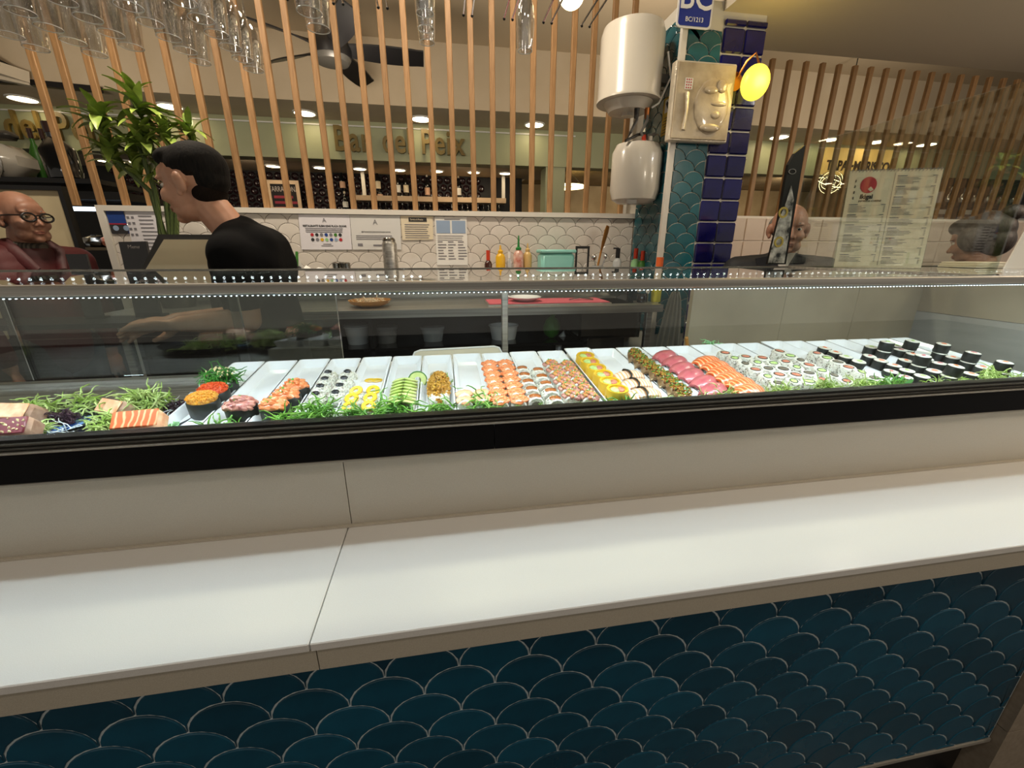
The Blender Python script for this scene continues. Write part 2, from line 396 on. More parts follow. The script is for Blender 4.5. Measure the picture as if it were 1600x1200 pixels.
def scale_wall(parent, O, A, B, Nn, a0, a1, b0, b1, w, h, aoff, boff, m, gap=.0012, th=.005):
    """fish-scale tiles over [a0,a1]x[b0,b1] on plane O + aA + bB; one apex sits at (aoff, boff)"""
    O, A, B, Nn = Vector(O), Vector(A), Vector(B), Vector(Nn); full = scale_poly(w, h); me0 = tile_mesh(full, A, B, Nn, gap, th, m)
    r0 = math.floor((b0 - boff) / h) - 1; r1 = math.ceil((b1 - boff) / h) + 2; cnt = 0
    for r in range(r0, r1 + 1):
        zc = boff + r * h - h; sh = (w / 2) if r % 2 else 0
        for c in range(math.floor((a0 - aoff) / w) - 1, math.ceil((a1 - aoff) / w) + 2):
            xc = aoff + sh + c * w
            if xc + w / 2 <= a0 or xc - w / 2 >= a1 or zc + h <= b0 or zc - h >= b1: continue
            if xc - w / 2 >= a0 - 1e-6 and xc + w / 2 <= a1 + 1e-6 and zc - h >= b0 - 1e-6 and zc + h <= b1 + 1e-6: me = me0
            else:
                p = clip(clip(full, a0 - xc, a1 - xc, 0), b0 - zc, b1 - zc, 1)
                if len(p) < 3: continue
                ar = abs(sum(p[i - 1][0] * p[i][1] - p[i][0] * p[i - 1][1] for i in range(len(p)))) / 2
                if ar < w * h * .03: continue
                q = [p[0]]
                for t in p[1:]:
                    if math.hypot(t[0] - q[-1][0], t[1] - q[-1][1]) > 5e-4: q.append(t)
                if len(q) < 3: continue
                me = tile_mesh(q, A, B, Nn, gap, th, m)
            o = link('tile', me, parent); o.location = O + A * xc + B * zc - parent.location; cnt += 1
    return cnt
# ================================================================== the setting
YW, YP, ZW = 2.75, 2.37, 1.683          # tiled kitchen wall, pillar front, top of the low wall
struct(MB().span((-9, -6, -.05), (11, 12, 0)).build('floor', 'floor'))
struct(MB().span((-9, -1.5, 3.63), (11, 5.5, 3.70)).build('ceiling', 'cream_ceiling'))
# lowered soffit on the right, over the slats and the customer side
sf = struct(MB().span((1.49, -.6, 2.62), (6.5, 2.72, 3.0)).build('ceiling_soffit', 'soffit_white'))
# bar room: boxed soffit, green fascia, back walls
struct(MB().span((-9, 5.5, 3.005), (11, 6.4, 3.70)).build('wall_bar_upper', 'cream_wall'))
fas = struct(MB().span((-9, 6.18, 2.565), (11, 6.4, 3.004)).build('wall_fascia', 'fascia_green'))
MB().span((-9, 6.165, 2.94), (1.9, 6.179, 2.955)).build('fascia_strip', 'sign_white', fas)
struct(MB().span((-9, 6.41, 2.565), (1.9, 7.3, 2.62)).build('ceiling_bar_lower', 'cream_wall'))
struct(MB().span((1.9, 6.41, 2.95), (14, 11, 3.0)).build('ceiling_hall', 'amber_wall'))
wn = struct(MB().span((-6, 7.2, 0), (1.35, 7.3, 2.564)).build('wall_wine', 'dark_void'))
struct(MB().span((1.50, 6.2, 0), (1.78, 6.5, 2.564)).build('wall_column', 'fascia_green'))
hb = struct(MB().span((1.0, 10.4, 0), (14, 10.5, 2.94)).build('wall_hall', 'amber_wall'))
struct(MB().span((-9, 9.0, 0), (-6, 9.1, 2.56)).build('wall_left_far', 'cream_wall'))
# bottle ends covering the wine wall
dish = MB(); dish.lathe([(.052, 0), (.052, -.02), (.044, -.028), (.036, -.02), (.03, -.006), (.014, -.002), (.0, -.012)], 12, Matrix.Rotation(math.radians(-90), 4, 'X').to_3x3())
dm = dish.mesh('bottle_end', 'wine_glass_dark', True)
for r in range(5):
    for c in range(44):
        x = -4.45 + c * .118 + (.059 if r % 2 else 0); z = 2.50 - r * .105
        if x > 1.25: continue
        o = link('bottle_end', dm, wn); o.location = Vector((x, 7.199, z)) - wn.location
# dark hall openings and framed windows far behind on the right
for k, (x0, x1) in enumerate(((2.35, 3.5), (4.4, 5.6), (6.6, 8.0), (8.7, 10.4))):
    wd = struct(MB().span((x0, 10.36, 1.2), (x1, 10.40, 2.25)).build('window_%d' % (k + 1), 'frame_wood'))
    for q in range(3):
        a = x0 + .06 + q * (x1 - x0 - .06) / 3
        MB().span((a, 10.345, 1.26), (a + (x1 - x0 - .06) / 3 - .06, 10.362, 2.19)).build('pane', 'steel_dark', wd)

# low tiled wall with papers: white fish scales on dark grout
wl = struct(MB().span((-1.80, YW + .006, 0), (1.30, YW + .15, ZW - .028)).build('wall_kitchen', 'white_grout'))
ap = at(765, 337.4, Y=YW)
scale_wall(wl, (0, YW + .006, 0), (1, 0, 0), (0, 0, 1), (0, -1, 0), -1.80, 1.274, 1.12, ZW - .03, .125, .0545, ap.x, ap.z, 'white_tile')
MB().span((-1.835, YW - .012, ZW - .028), (1.274, YW + .16, ZW)).build('coping', 'white_paint', wl)
MB().span((-1.835, YW - .012, 0), (-1.80, YW + .16, ZW - .028)).build('edge_trim', 'white_paint', wl)
# pink square tiles right of the pillar
wp = struct(MB().span((1.745, YW + .006, 0), (5.4, YW + .15, ZW)).build('wall_right', 'pink_grout'))
pt = .152; tm = MB().bev((0, 0, 0), (pt - .006, .012, pt - .006), .003).mesh('tile', 'pink_tile')
for r in range(5):
    for c in range(22):
        x = 1.80 + c * pt; z = ZW - .012 - pt / 2 - r * pt
        o = link('tile', tm, wp); o.location = Vector((x + pt / 2, YW + .003, z)) - wp.location
# tiled pillar
PX = 1.274
pl = struct(MB().span((PX + .006, YP + .006, 0), (1.742, 3.0, 2.66)).build('wall_pillar', 'teal_grout'))
ap = at(850 + 830 / 3.75, 200 + 188 / 3.75, Y=YP)
scale_wall(pl, (0, YP + .006, 0), (1, 0, 0), (0, 0, 1), (0, -1, 0), PX + .03, 1.497, .95, 2.535, .125, .0545, ap.x, ap.z, 'teal_tile', .0022)
scale_wall(pl, (PX + .006, 0, 0), (0, -1, 0), (0, 0, 1), (-1, 0, 0), -2.745, -YP - .01, .95, 2.60, .125, .0545, -2.5, 1.5, 'teal_tile', .0022)
MB().span((PX - .004, YP - .004, .9), (PX + .026, YP + .02, 2.62)).build('corner_trim', 'white_paint', pl)
nt_ = .1175; nm = MB().bev((0, 0, 0), (.119, .016, nt_ - .009), .006).mesh('tile', 'navy_tile')
for r in range(15):
    for c in range(2):
        z = 2.585 - .03 - nt_ / 2 - r * nt_
        o = link('tile', nm, pl); o.location = Vector((1.503 + .0595 + c * .1235, YP + .001, z)) - pl.location
nm2 = MB().bev((0, 0, 0), (.119, .02, .028), .006).mesh('tile', 'navy_tile')
for c in range(2):
    o = link('tile', nm2, pl); o.location = Vector((1.503 + .0595 + c * .1235, YP - .001, 2.573)) - pl.location

# wooden slat screens standing on the low walls
def slats(label, xs, z1):
    s = thing('slat_screen', (xs[0], YW + .07, ZW), label, 'slat screen')
    me = MB().bev((0, 0, (z1 - ZW) / 2), (.032, .026, z1 - ZW), .003).mesh('slat', 'wood_slat')
    for x in xs:
        o = link('slat', me, s); o.location = (x - xs[0], 0, 0)
slats('tall wooden slats standing on the white scalloped tile wall behind the chef', [.102 + .1221 * k for k in range(-17, 10)], 3.63)
slats('wooden slats running from the pink tile wall up to the lowered ceiling', [2.155 + .1232 * k for k in range(0, 20)], 2.62)

# recessed downlights of the bar soffit
def downlight(p, r, label, grp):
    d = thing('downlight', p, label, 'ceiling light', grp)
    MB().lathe([(r + .02, 0), (r + .02, -.012), (r, -.014), (r, 0)], 20).build('rim', 'sign_white', d, True, True)
    MB().lathe([(0, -.003), (r, -.003), (r, -.009), (0, -.009)], 20).build('diffuser', 'downlight', d, True, True)
for i, (u, v) in enumerate(((45, 157), (265, 165), (475, 175), (658, 184), (835, 194), (1210, 216), (1287, 220), (1357, 224), (1430, 229))):
    p = at(u, v, Z=3.005); downlight((p.x, 5.93, 3.004), .115, '%s round downlight from the left in the upper bar soffit' % ORD[i], 'upper soffit downlights')
for i, (u, v) in enumerate(((145, 245), (168, 243), (411, 251), (490, 254), (555, 256), (620, 258), (682, 260), (743, 262), (795, 264))):
    p = at(u, v, Z=2.562); downlight((p.x, 6.75, 2.563), .085, '%s small downlight from the left in the lower soffit over the wine wall' % ORD[i], 'lower soffit downlights')
for i, (x, y) in enumerate(((3.2, 8.2), (4.6, 7.6), (5.6, 8.6), (6.3, 7.4), (7.6, 8.3), (8.8, 7.7))):
    downlight((x, y, 2.949), .16, '%s round ceiling light from the left in the amber hall beyond the right slats' % ORD[i], 'hall ceiling lights')
# ring chandelier far behind
c = at(887, 292, Y=8.6)
ring = thing('ring_chandelier', (c.x, c.y, c.z), 'glowing ring chandelier hanging in the far hall behind the slats', 'chandelier')
for rr, dz in ((.33, 0), (.24, .08)):
    MB().lathe([(rr - .03, -.02), (rr, -.02), (rr, .02), (rr - .03, .02), (rr - .03, -.02)], 28).build('ring', 'ring_glow', ring, True, True)
MB().tube([(0, 0, 0), (0, 0, 2.95 - c.z)], .006).build('cord', 'black_plastic', ring, local=True)
for a in range(3):
    t = a * 2.094; MB().tube([(.31 * math.cos(t), .31 * math.sin(t), .02), (0, 0, .3)], .003).build('wire', 'black_plastic', ring, local=True)

# sign letters on the fascia
def sign(txt, u0, u1, v0, v1, label, m='gold_letter', Y=6.178, dz=.04):
    a, b = at(u0, v0, Y=Y), at(u1, v1, Y=Y); s = thing('sign_lettering', (a.x, Y - dz, a.z), label, 'sign')
    return s, a, b
a, b = at(524, 237, Y=6.178), at(733, 243, Y=6.178)
def fascia_letters(x0, label):
    s = thing('sign_lettering', (x0, 6.14, 2.655), label, 'sign')
    adv = 0.0
    me_all = []
    for ch in 'Bar del Peix':
        if ch == ' ': adv += .13; continue
        me = text_mesh(ch, .40, 'gold_letter', .02, 'LEFT', .007, 'BOTTOM_BASELINE')
        xs = [v.co.x for v in me.vertices]; w = max(xs) - min(xs); x_ = min(xs)
        me.transform(Matrix(((.82, 0, 0, adv - x_ * .82), (0, 0, -1, 0), (0, 1.0, 0, .005), (0, 0, 0, 1))))
        me_all.append((me, ch)); adv += w * .82 + .03
    k = 1.66 / adv
    for me, ch in me_all:
        me.transform(Matrix.Diagonal((k, 1, 1, 1))); link('letter', me, s)
fascia_letters(-1.25, 'gold Bar del Peix letters on the green fascia in the middle')
fascia_letters(-5.35, 'gold Bar del Peix letters on the green fascia at the far left')
p = at(1289, 232, Y=6.17)
tp = thing('tapas_sign', (p.x, 6.17, 2.60), 'warm lit sign panel reading TAPAS MARISCO behind the right slats', 'sign')
q0, q1 = at(1288, 233, Y=6.17), at(1388, 268, Y=6.17)
MB().span((q0.x, 6.13, 2.58), (q1.x, 6.172, 2.95)).build('panel', 'warm_glow', tp)
text('lettering', 'TAPAS·MARISCO', .19, 'bottle_dark', ((q0.x + q1.x) / 2, 6.126, 2.70), (1, 0, 0), (0, 0, 1), tp, .006, bold=.006, sx=.80)
# ================================================================== tiled counter with white ledge
XL, XR = -1.6, 2.6
ct = thing('tiled_counter', (.3, .53, 0), 'counter with a white ledge on top and blue fish-scale tiles below', 'counter')
sx = at(482, 1008, Z=.90).x
for a, b in ((XL, sx - .0008), (sx + .0008, XR)):
    MB().bev(((a + b) / 2, .6335, .8925), (b - a, .275, .015), .0015).build('ledge_slab', 'ledge', ct)
ax = at(497, 1030, Y=.50).x
for a, b in ((XL, ax - .0008), (ax + .0008, XR)):
    MB().span((a, .499, .8445), (b, .519, .8845)).build('apron_panel', 'ledge_edge', ct)
bx = at(545, 790, Y=.769).x
for a, b in ((XL, bx - .0008), (bx + .0008, XR)):
    MB().span((a, .7715, .886), (b, .789, 1.0565)).build('backsplash_panel', 'backsplash', ct)
MB().span((XL, .7655, .9005), (XR, .7712, .9055)).build('sealant_bead', 'ledge_edge', ct)
MB().span((XL, .5365, .205), (1.395, .76, .884)).build('core', 'front_grout', ct)
scale_wall(ct, (0, .5365, 0), (1, 0, 0), (0, 0, 1), (0, -1, 0), -.79, 1.39, .207, .8435, .125, .0545, -.004, .761, 'front_tile', .0019, .0026)
MB().span((XL, .532, .195), (1.395, .545, .205)).build('base_strip', 'rail_line', ct)
MB().span((XL, .57, 0), (1.395, .75, .195)).build('plinth', 'black_plastic', ct)
MB().span((1.40, .515, .255), (2.6, .76, .844)).build('end_panel', 'brown_panel', ct)
MB().span((1.40, .515, 0), (2.6, .76, .252)).build('end_panel', 'brown_panel', ct)

# ================================================================== glass display case
YG, YB, ZD, ZT = .775, 1.30, 1.09, 1.392
XE = 1.78
dc = thing('display_case', (.3, 1.0, 1.05), 'refrigerated glass display case with steel front bar holding the sushi', 'display case')
sx2 = at(772, 680, Y=.765).x
for a, b in ((XL, sx2 - .0006), (sx2 + .0006, XR)):
    MB().span((a, .7605, 1.0605), (b, .790, 1.120)).build('black_panel', 'black_gloss', dc)
MB().span((XL, .7575, 1.0568), (XR, .790, 1.0602)).build('trim_line', 'rail_line', dc)
for z0, z1, y, m in ((1.1205, 1.1232, .750, 'rail_line'), (1.1234, 1.1275, .760, 'black_rail'), (1.1277, 1.1305, .753, 'rail_rib'), (1.1307, 1.1340, .760, 'black_rail'), (1.1342, 1.1370, .755, 'rail_rib'), (1.1372, 1.1425, .763, 'black_rail')):
    MB().span((XL, y, z0), (XR, .785, z1)).build('rail_rib', m, dc)
MB().span((XL, YG, 1.1428), (XR, YG + .006, 1.381)).build('front_glass', 'pane', dc)
MB().bev((.5, .772, 1.3893), (4.2, .03, .0165), .002).build('front_bar', 'steel', dc)
MB().span((XL, .7865, 1.3875), (XR, 1.43, 1.393)).build('top_glass', 'top_pane', dc)
MB().span((XL, 1.43, 1.383), (XR, 1.442, 1.396)).build('back_bar', 'steel_dark', dc)
# LED strip under the front bar; row of glowing beads under the glass top
ld = MB().span((XL, .7832, 1.3765), (XR, .797, 1.3805)).build('bead_strip', 'led_base', dc)
bd = MB(); x = XL
while x < XR: bd.box((x, .7845, 1.3757), (.0018, .0018, .0009)); x += .0085
bd.build('glow_beads', 'led_fine', ld, kind='stuff')
x1, x2 = at(658, 430, Z=1.386).x, at(795, 430, Z=1.386).x
for a, b in ((XL, x1), (x2, XR)):
    lt = MB().span((a, 1.193, 1.3838), (b, 1.197, 1.3848)).build('bead_strip', 'steel_dark', dc)
    bd = MB(); x = a + .01
    while x < b: bd.ball((x, 1.195, 1.3828), .0038, 6, 4); x += .0225
    bd.build('glow_beads', 'led_bead', lt, kind='stuff')
MB().span((XL, .79, ZD - .02), (XE, YB + .03, ZD)).build('deck', 'steel', dc)
MB().span((XL, .786, .90), (XR, YB + .03, ZD - .021)).build('chiller_body', 'black_plastic', dc)
tr = MB().span((XL, YB - .035, ZD + .0005), (-.45, YB - .005, ZD + .012)).build('door_track', 'steel', dc)
# sliding back doors
dx = [XL, -1.165, -.605, -.335]
for k in range(3):
    y = YB + (.008 if k % 2 else .0)
    MB().span((dx[k], y, ZD + .013), (dx[k + 1] + .02, y + .005, 1.374)).build('door_glass', 'door_pane', dc)
    MB().span((dx[k + 1] + .02, y - .001, ZD + .013), (dx[k + 1] + .0225, y + .006, 1.374)).build('door_edge', 'chrome', dc)
px0 = at(790, 500, Y=YB).x
MB().bev((px0, YB + .02, 1.24), (.02, .02, .30), .002).build('post', 'steel', dc)
# stone back and end panels on the right
bxl = at(1078, 500, Y=YB).x
xs = [bxl, bxl + .36, bxl + .66, XE]
for a, b in zip(xs[:-1], xs[1:]):
    MB().span((a + .0006, YB, ZD + .0005), (b - .0006, YB + .02, 1.386)).build('stone_panel', 'stone_beige', dc)
MB().span((XE, .80, ZD - .02), (XE + .02, YB + .02, 1.235)).build('end_panel', 'stone_grey', dc)
MB().span((XE, .80, 1.2365), (XE + .02, YB + .02, 1.386)).build('end_panel', 'stone_beige', dc)
# sloping shelf that carries the trays
TS = .12; TA = math.atan(TS)
def tz(y): return 1.12 + TS * (y - .8)
MB().prism([(.792, ZD + .0005), (1.19, ZD + .0005), (1.19, tz(1.19) - .022), (.792, tz(.792) - .022)], (-.57, 0, 0), (0, 1, 0), (0, 0, 1), (2.2, 0, 0)).build('tray_riser', 'white_plastic', dc)

# glass screen and things standing on the case top
gs = thing('glass_screen', (1.285, 1.1, 1.3932), 'clear glass screen standing crosswise on the case at right', 'glass screen')
MB().span((1.282, .80, 1.3975), (1.288, 1.42, 1.806)).build('pane', 'screen_pane', gs)
MB().span((1.277, .80, 1.3932), (1.293, 1.40, 1.3972)).build('base_channel', 'steel', gs)
# black pointed board printed in white and gold, at the far end of the screen
bl = thing('pointed_board', (1.24, 1.425, 1.3962), 'tall black blade-shaped board with white and gold marks in front of the man', 'decorative board')
pts = [at(u, v, Y=1.425) for u, v in ((1198, 413), (1226, 413), (1240, 330), (1256.5, 227), (1240, 240), (1230, 258), (1224, 290), (1215, 345))]
MB().prism([(p.x, max(p.z, 1.3962)) for p in pts], (0, 1.419, 0), (1, 0, 0), (0, 0, 1), (0, .012, 0)).build('board', 'blade_black', bl)
pp = [at(u, v, Y=1.418) for u, v in ((1200, 411), (1225, 411), (1234, 356), (1240, 312), (1236, 290), (1228, 316), (1216, 346), (1206, 385))]
MB().prism([(p.x, max(p.z, 1.399)) for p in pp], (0, 1.4165, 0), (1, 0, 0), (0, 0, 1), (0, .002, 0)).build('white_marks', 'blade_print', bl)
for u, v in ((1224, 332), (1217, 378)):
    p = at(u, v, Y=1.415); MB().lathe([(.012, -.001), (.019, -.001), (.019, .001), (.012, .001), (.012, -.001)], 18, (Matrix.Translation(p) @ Matrix.Rotation(math.radians(90), 4, 'X'))).build('gold_ring', 'gold_print', bl)
p = at(1238, 268, Y=1.417); MB().lathe([(.010, -.001), (.0125, -.001), (.0125, .001), (.010, .001), (.010, -.001)], 18, (Matrix.Translation(p) @ Matrix.Rotation(math.radians(90), 4, 'X') @ Matrix.Diagonal((1.2, .7, 1, 1)))).build('emblem', 'grey_plastic', bl)
# menu sheet in an acrylic stand
mA, mB_ = at(1313, 413, Z=1.394), None
O = Vector((1.40, 1.33, 1.3935)); e = Vector((1.66, 1.24, 1.3935))
mu = thing('menu_sheet', O, 'tall printed menu sheet with a red round logo standing on the case', 'menu')
A = (e - O); Wd = A.length; A.normalize(); Bv = Vector((-.02, .05, 1)).normalized(); Nn = A.cross(Bv); Hh = .318
MB().prism([(0, .002), (Wd, .002), (Wd, Hh), (0, Hh)], O, A, Bv, -Nn * .002).build('sheet', 'paper_cream', mu)
MB().prism([(-.004, 0), (Wd + .004, 0), (Wd + .004, Hh + .004), (-.004, Hh + .004)], O - Nn * .0035, A, Bv, -Nn * .003).build('acrylic_stand', 'screen_pane', mu)
S = O + Nn * .0006
MB().prism([(.062 + .025 * math.cos(t * .3307), Hh - .045 + .026 * math.sin(t * .3307)) for t in range(19)], S, A, Bv, Nn * .0005).build('red_logo', 'ink_red', mu)
MB().prism([(.062, Hh - .058), (.07, Hh - .050), (.08, Hh - .060), (.071, Hh - .066)], S + Nn * .0006, A, Bv, Nn * .0004).build('logo_mark', 'paper_cream', mu)
text('lettering', 'ikigai', .020, 'ink', S + A * .062 + Bv * (Hh - .082), A, Bv, mu, .0003, bold=.0006)
text('lettering', 'JAPANESE CUISINE', .0085, 'ink', S + A * .075 + Bv * (Hh - .096), A, Bv, mu, .0003)
for k in range(4):
    q = Hh - .03 - k * .018
    MB().box(S + A * .022 + Bv * q, (.006, .0008, .0015)).box(S + A * .022 + Bv * (q - .004), (.007, .0008, .0015)).box(S + A * .022 + Bv * (q - .002), (.0015, .0008, .009)).build('glyph', 'ink', mu)
pr = MB(); rg = random.Random(3)
def line(x0, x1, y, t): pr.prism([(x0, y), (x1, y), (x1, y + t), (x0, y + t)], S, A, Bv, Nn * .0003)
for x0, x1, y1 in ((.012, Wd / 2 - .012, Hh - .108), (Wd / 2 + .008, Wd - .012, Hh - .02)):
    y = y1; k = 0
    while y > .014:
        if k % 6 == 0: line(x0, x0 + .028, y, .0026); line(x1 - .014, x1, y, .002); line(x0, x1, y - .002, .0004); y -= .006
        else: line(x0, x0 + rg.uniform(.03, .075), y, .0014); line(x1 - .005, x1, y, .0014); y -= .0042
        k += 1
        if k % 6 == 0: y -= .006
pr.build('print', 'ink_soft', mu, kind='stuff')
MB().prism([(Wd / 2 - .001, .01), (Wd / 2, .01), (Wd / 2, Hh - .01), (Wd / 2 - .001, Hh - .01)], S, A, Bv, Nn * .0003).build('column_line', 'ink_soft', mu)
sp = MB()
for i in range(26): sp.lathe([(.0035, -.0008), (.0045, -.0008), (.0045, .0008), (.0035, .0008), (.0035, -.0008)], 8, Matrix.Translation(O + A * (.006 + i * (Wd - .012) / 25) + Bv * Hh) @ Matrix.Rotation(math.radians(70), 4, 'Z') @ Matrix.Rotation(math.radians(90), 4, 'X'))
sp.build('spiral_binding', 'ink_soft', mu)
# pad of yellow-edged paper on the case top
pd = at(1510, 408, Z=1.395)
pad = thing('paper_pad', (1.98, 1.30, 1.3935), 'thick cream paper pad lying on the case in front of the dark hair', 'paper pad')
for k in range(3): MB().bev((1.98 + .004 * k, 1.30, 1.3975 + .0065 * k), (.17, .12, .006), .001, Matrix.Rotation(.03 * k, 3, 'Z')).build('sheet_stack', 'paper_cream', pad)
cd = thing('white_card', (1.95, 1.20, 1.3935), 'white printed card standing upright on the case at the right edge', 'card')
Oc = Vector((1.945, 1.20, 1.3935)); Ac = (Vector((2.3, 1.14, 1.3935)) - Oc).normalized()
MB().prism([(.015, .0), (.2, .0), (.22, .145), (.045, .145)], Oc, Ac, Vector((0, 0, 1)), Vector((.002, .006, 0))).build('sheet', 'paper_white', cd)
# ================================================================== trays
TP = .083; TX0 = -.564; TYC, TL = .985, .372
RT = Matrix.Rotation(TA, 4, 'X')
def tray_mesh(w, l):
    m = MB(); r = .008
    def ring(hw, hl, z, rr):
        out = []
        for cx, cy, a0 in ((1, 1, 0), (-1, 1, 90), (-1, -1, 180), (1, -1, 270)):
            for k in range(4):
                t = math.radians(a0 + 30 * k); out.append(Vector((cx * (hw - rr) + rr * math.cos(t), cy * (hl - rr) + rr * math.sin(t), z)))
        return out
    R_ = [ring(w / 2 - .010, l / 2 - .010, -.021, r), ring(w / 2 - .001, l / 2 - .001, -.001, r), ring(w / 2, l / 2, .001, r), ring(w / 2 - .003, l / 2 - .003, .0012, r), ring(w / 2 - .013, l / 2 - .022, -.0165, r)]
    vs = [v for q in R_ for v in q]; n = 16; fs = [tuple(range(n - 1, -1, -1)), tuple(range(4 * n, 5 * n))]
    for i in range(4):
        for k in range(n): j = (k + 1) % n; fs.append((i * n + k, i * n + j, i * n + n + j, i * n + n + k))
    return m.add(vs, fs).mesh('serving_tray', 'ceramic', True)
TM = tray_mesh(TP - .003, TL)
TRAYS = {0: 'with the orange roe and green seaweed gunkan', 1: 'with the single tuna tartare gunkan', 2: 'with three salmon tartare gunkan', 3: 'with black-dotted rice rolls', 4: 'with yellow-topped rolls',
 5: 'with the avocado slices', 6: 'with the crispy onion roll', 7: 'with only a few salmon pieces at the front', 8: 'with two columns of orange salmon rolls', 9: 'with brown-glazed rice rolls', 10: 'with chopped tuna and salmon rolls',
 11: 'with the yellow wrapped rolls', 12: 'with three shrimp nigiri', 13: 'with the long eel strip', 14: 'with the pink tuna nigiri', 15: 'with the salmon nigiri', 16: 'partly empty between salmon nigiri and first sesame rolls',
 17: 'with the first column of sesame rice rolls', 18: 'with the second column of sesame rice rolls', 19: 'with the third column of sesame rice rolls', 20: 'with the fourth column of sesame rice rolls', 21: 'with the first column of black hosomaki', 22: 'with the second black hosomaki column',
 23: 'with the third black hosomaki column', 24: 'with the fourth black hosomaki column', 25: 'with the last black hosomaki column at the right end'}
lift = {11: .006, 19: .004}
for k in range(26):
    o = link('serving_tray', TM); y = TYC + (rnd.uniform(-.004, .004)); x = TX0 + TP * (k + .5)
    o.matrix_world = Matrix.Translation((x, y, tz(y) + lift.get(k, 0))) @ RT
    tag(o, 'narrow white ceramic tray ' + TRAYS[k], 'tray', 'narrow white trays in the display case')
def base(x, y): return Vector((x, y, tz(y) - .0162))

# ------------------------------------------------------------------ food prototypes: list of (part, mesh)
def strands(mb, n, rx, ry, h, L, r, rg, curl=1.0, up=.5):
    for _ in range(n):
        p = Vector((rg.gauss(0, .5) * rx, rg.gauss(0, .5) * ry, rg.uniform(.0, h))); a = rg.uniform(0, 6.283); d = Vector((math.cos(a), math.sin(a), rg.uniform(-.2, up))).normalized()
        pts = [p]; nseg = 6
        for i in range(nseg):
            d = (d + Vector((rg.gauss(0, .6), rg.gauss(0, .6), rg.gauss(-.22, .5))) * curl).normalized(); q = pts[-1] + d * (L / nseg)
            if q.z < .001: q.z = .001
            pts.append(q)
        mb.tube(pts, [r, r * 1.1, r * 1.1, r, r * .9, r * .7, r * .35], 4, False)
    return mb
def crumbs(mb, n, rx, ry, z0, h, s, rg):
    for _ in range(n):
        x, y = rg.uniform(-1, 1), rg.uniform(-1, 1)
        if x * x + y * y > 1: continue
        z = z0 + h * (1 - x * x - y * y) * rg.uniform(.6, 1.0)
        mb.box((x * rx, y * ry, z), (s * rg.uniform(.6, 2.2), s * rg.uniform(.6, 1.4), s * rg.uniform(.5, 1)), Euler((rg.uniform(0, 3), rg.uniform(0, 3), rg.uniform(0, 3))).to_matrix())
    return mb
RG = random.Random(11)
def grains(mb, c, r, n, rg=RG, up=-.3):
    # rice grains over an ellipsoid
    for _ in range(n):
        z = rg.uniform(up, 1); a = rg.uniform(0, 6.283); q = math.sqrt(max(0, 1 - z * z)); p = Vector(c) + Vector((r[0] * q * math.cos(a), r[1] * q * math.sin(a), r[2] * z))
        mb.ball(p, (.0034, .0017, .0016), 5, 4, Euler((rg.uniform(0, 3), rg.uniform(0, 3), rg.uniform(0, 3))).to_matrix())
    return mb
PROTO = {}
def gunkan(key, top):
    P = [('nori_wrap', MB().lathe([(.0235, 0), (.026, .004), (.0265, .031), (.025, .033), (.024, .030), (.0, .029)], 18, sx=1.08, sy=.92).mesh('nori_wrap', 'nori', True)),
         ('rice', MB().ball((0, 0, .024), (.0235, .0195, .010), 12, 6).mesh('rice', 'rice', True))]
    if top == 'seaweed':
        P.append(('topping', strands(MB(), 110, .026, .024, .03, .045, .0012, RG, .9, .8).mesh('topping', 'seaweed', True)))
        for v in P[-1][1].vertices: v.co.z += .028
        P.append(('sesame_seeds', crumbs(MB(), 40, .03, .026, .052, .012, .0022, RG).mesh('s', 'sesame')))
    else:
        b = MB().ball((0, 0, .035), (.0265, .023, .012), 18, 10, wob=.03 if 'roe' in top else .06)
        if 'roe' in top:
            for _ in range(150):
                a, q = RG.uniform(0, 6.28), math.sqrt(RG.random()); b.ball((.0265 * q * math.cos(a), .023 * q * math.sin(a), .036 + .0115 * math.sqrt(max(0, 1 - q * q * .95))), .0023 if top == 'roe_red' else .0030, 5, 4)
        if 'chop' in top:
            for _ in range(40):
                a, q = RG.uniform(0, 6.28), RG.uniform(.1, 1.1); b.ball((.025 * q * math.cos(a), .0215 * q * math.sin(a), .0475 - .012 * q * q + RG.uniform(-.002, .003)), (.0075, .0048, .0042), 7, 5, Euler((RG.random(), RG.random(), RG.random())).to_matrix())
        P.append(('topping', b.mesh('topping', top, True)))
        if 'chop' in top: P.append(('chives', crumbs(MB(), 28, .014, .012, .046, .006, .0024, RG).mesh('c', 'herb')))
    PROTO[key] = P
gunkan('gunkan_seaweed', 'seaweed'); gunkan('gunkan_red', 'roe_red'); gunkan('gunkan_orange', 'roe_orange'); gunkan('gunkan_tuna', 'tuna_chop'); gunkan('gunkan_salmon', 'salmon_chop')
def disc(r, z, n=14, h=.0012, sx=1, sy=1): return MB().lathe([(r, z - .002), (r, z + h * .5), (r * .9, z + h), (0, z + h)], n, sx=sx, sy=sy)
# hosomaki: short nori cylinder standing on end
for key, fm in (('hoso_salmon', 'filling_orange'), ('hoso_cucumber', 'filling_green'), ('hoso_tuna', 'tuna')):
    PROTO[key] = [('nori_wrap', MB().lathe([(.0175, 0), (.0185, .003), (.0185, .024), (.0175, .0265), (.0168, .0255), (0, .0255)], 18).mesh('n', 'nori', True)),
                  ('rice', MB().lathe([(.0168, .025), (.0166, .0272), (.012, .0284), (0, .0284)], 16).mesh('r', 'rice', True)),
                  ('filling', MB().ball((.001, 0, .0283), (.0075, .0055, .002), 10, 5, wob=.15).mesh('f', fm, True))]
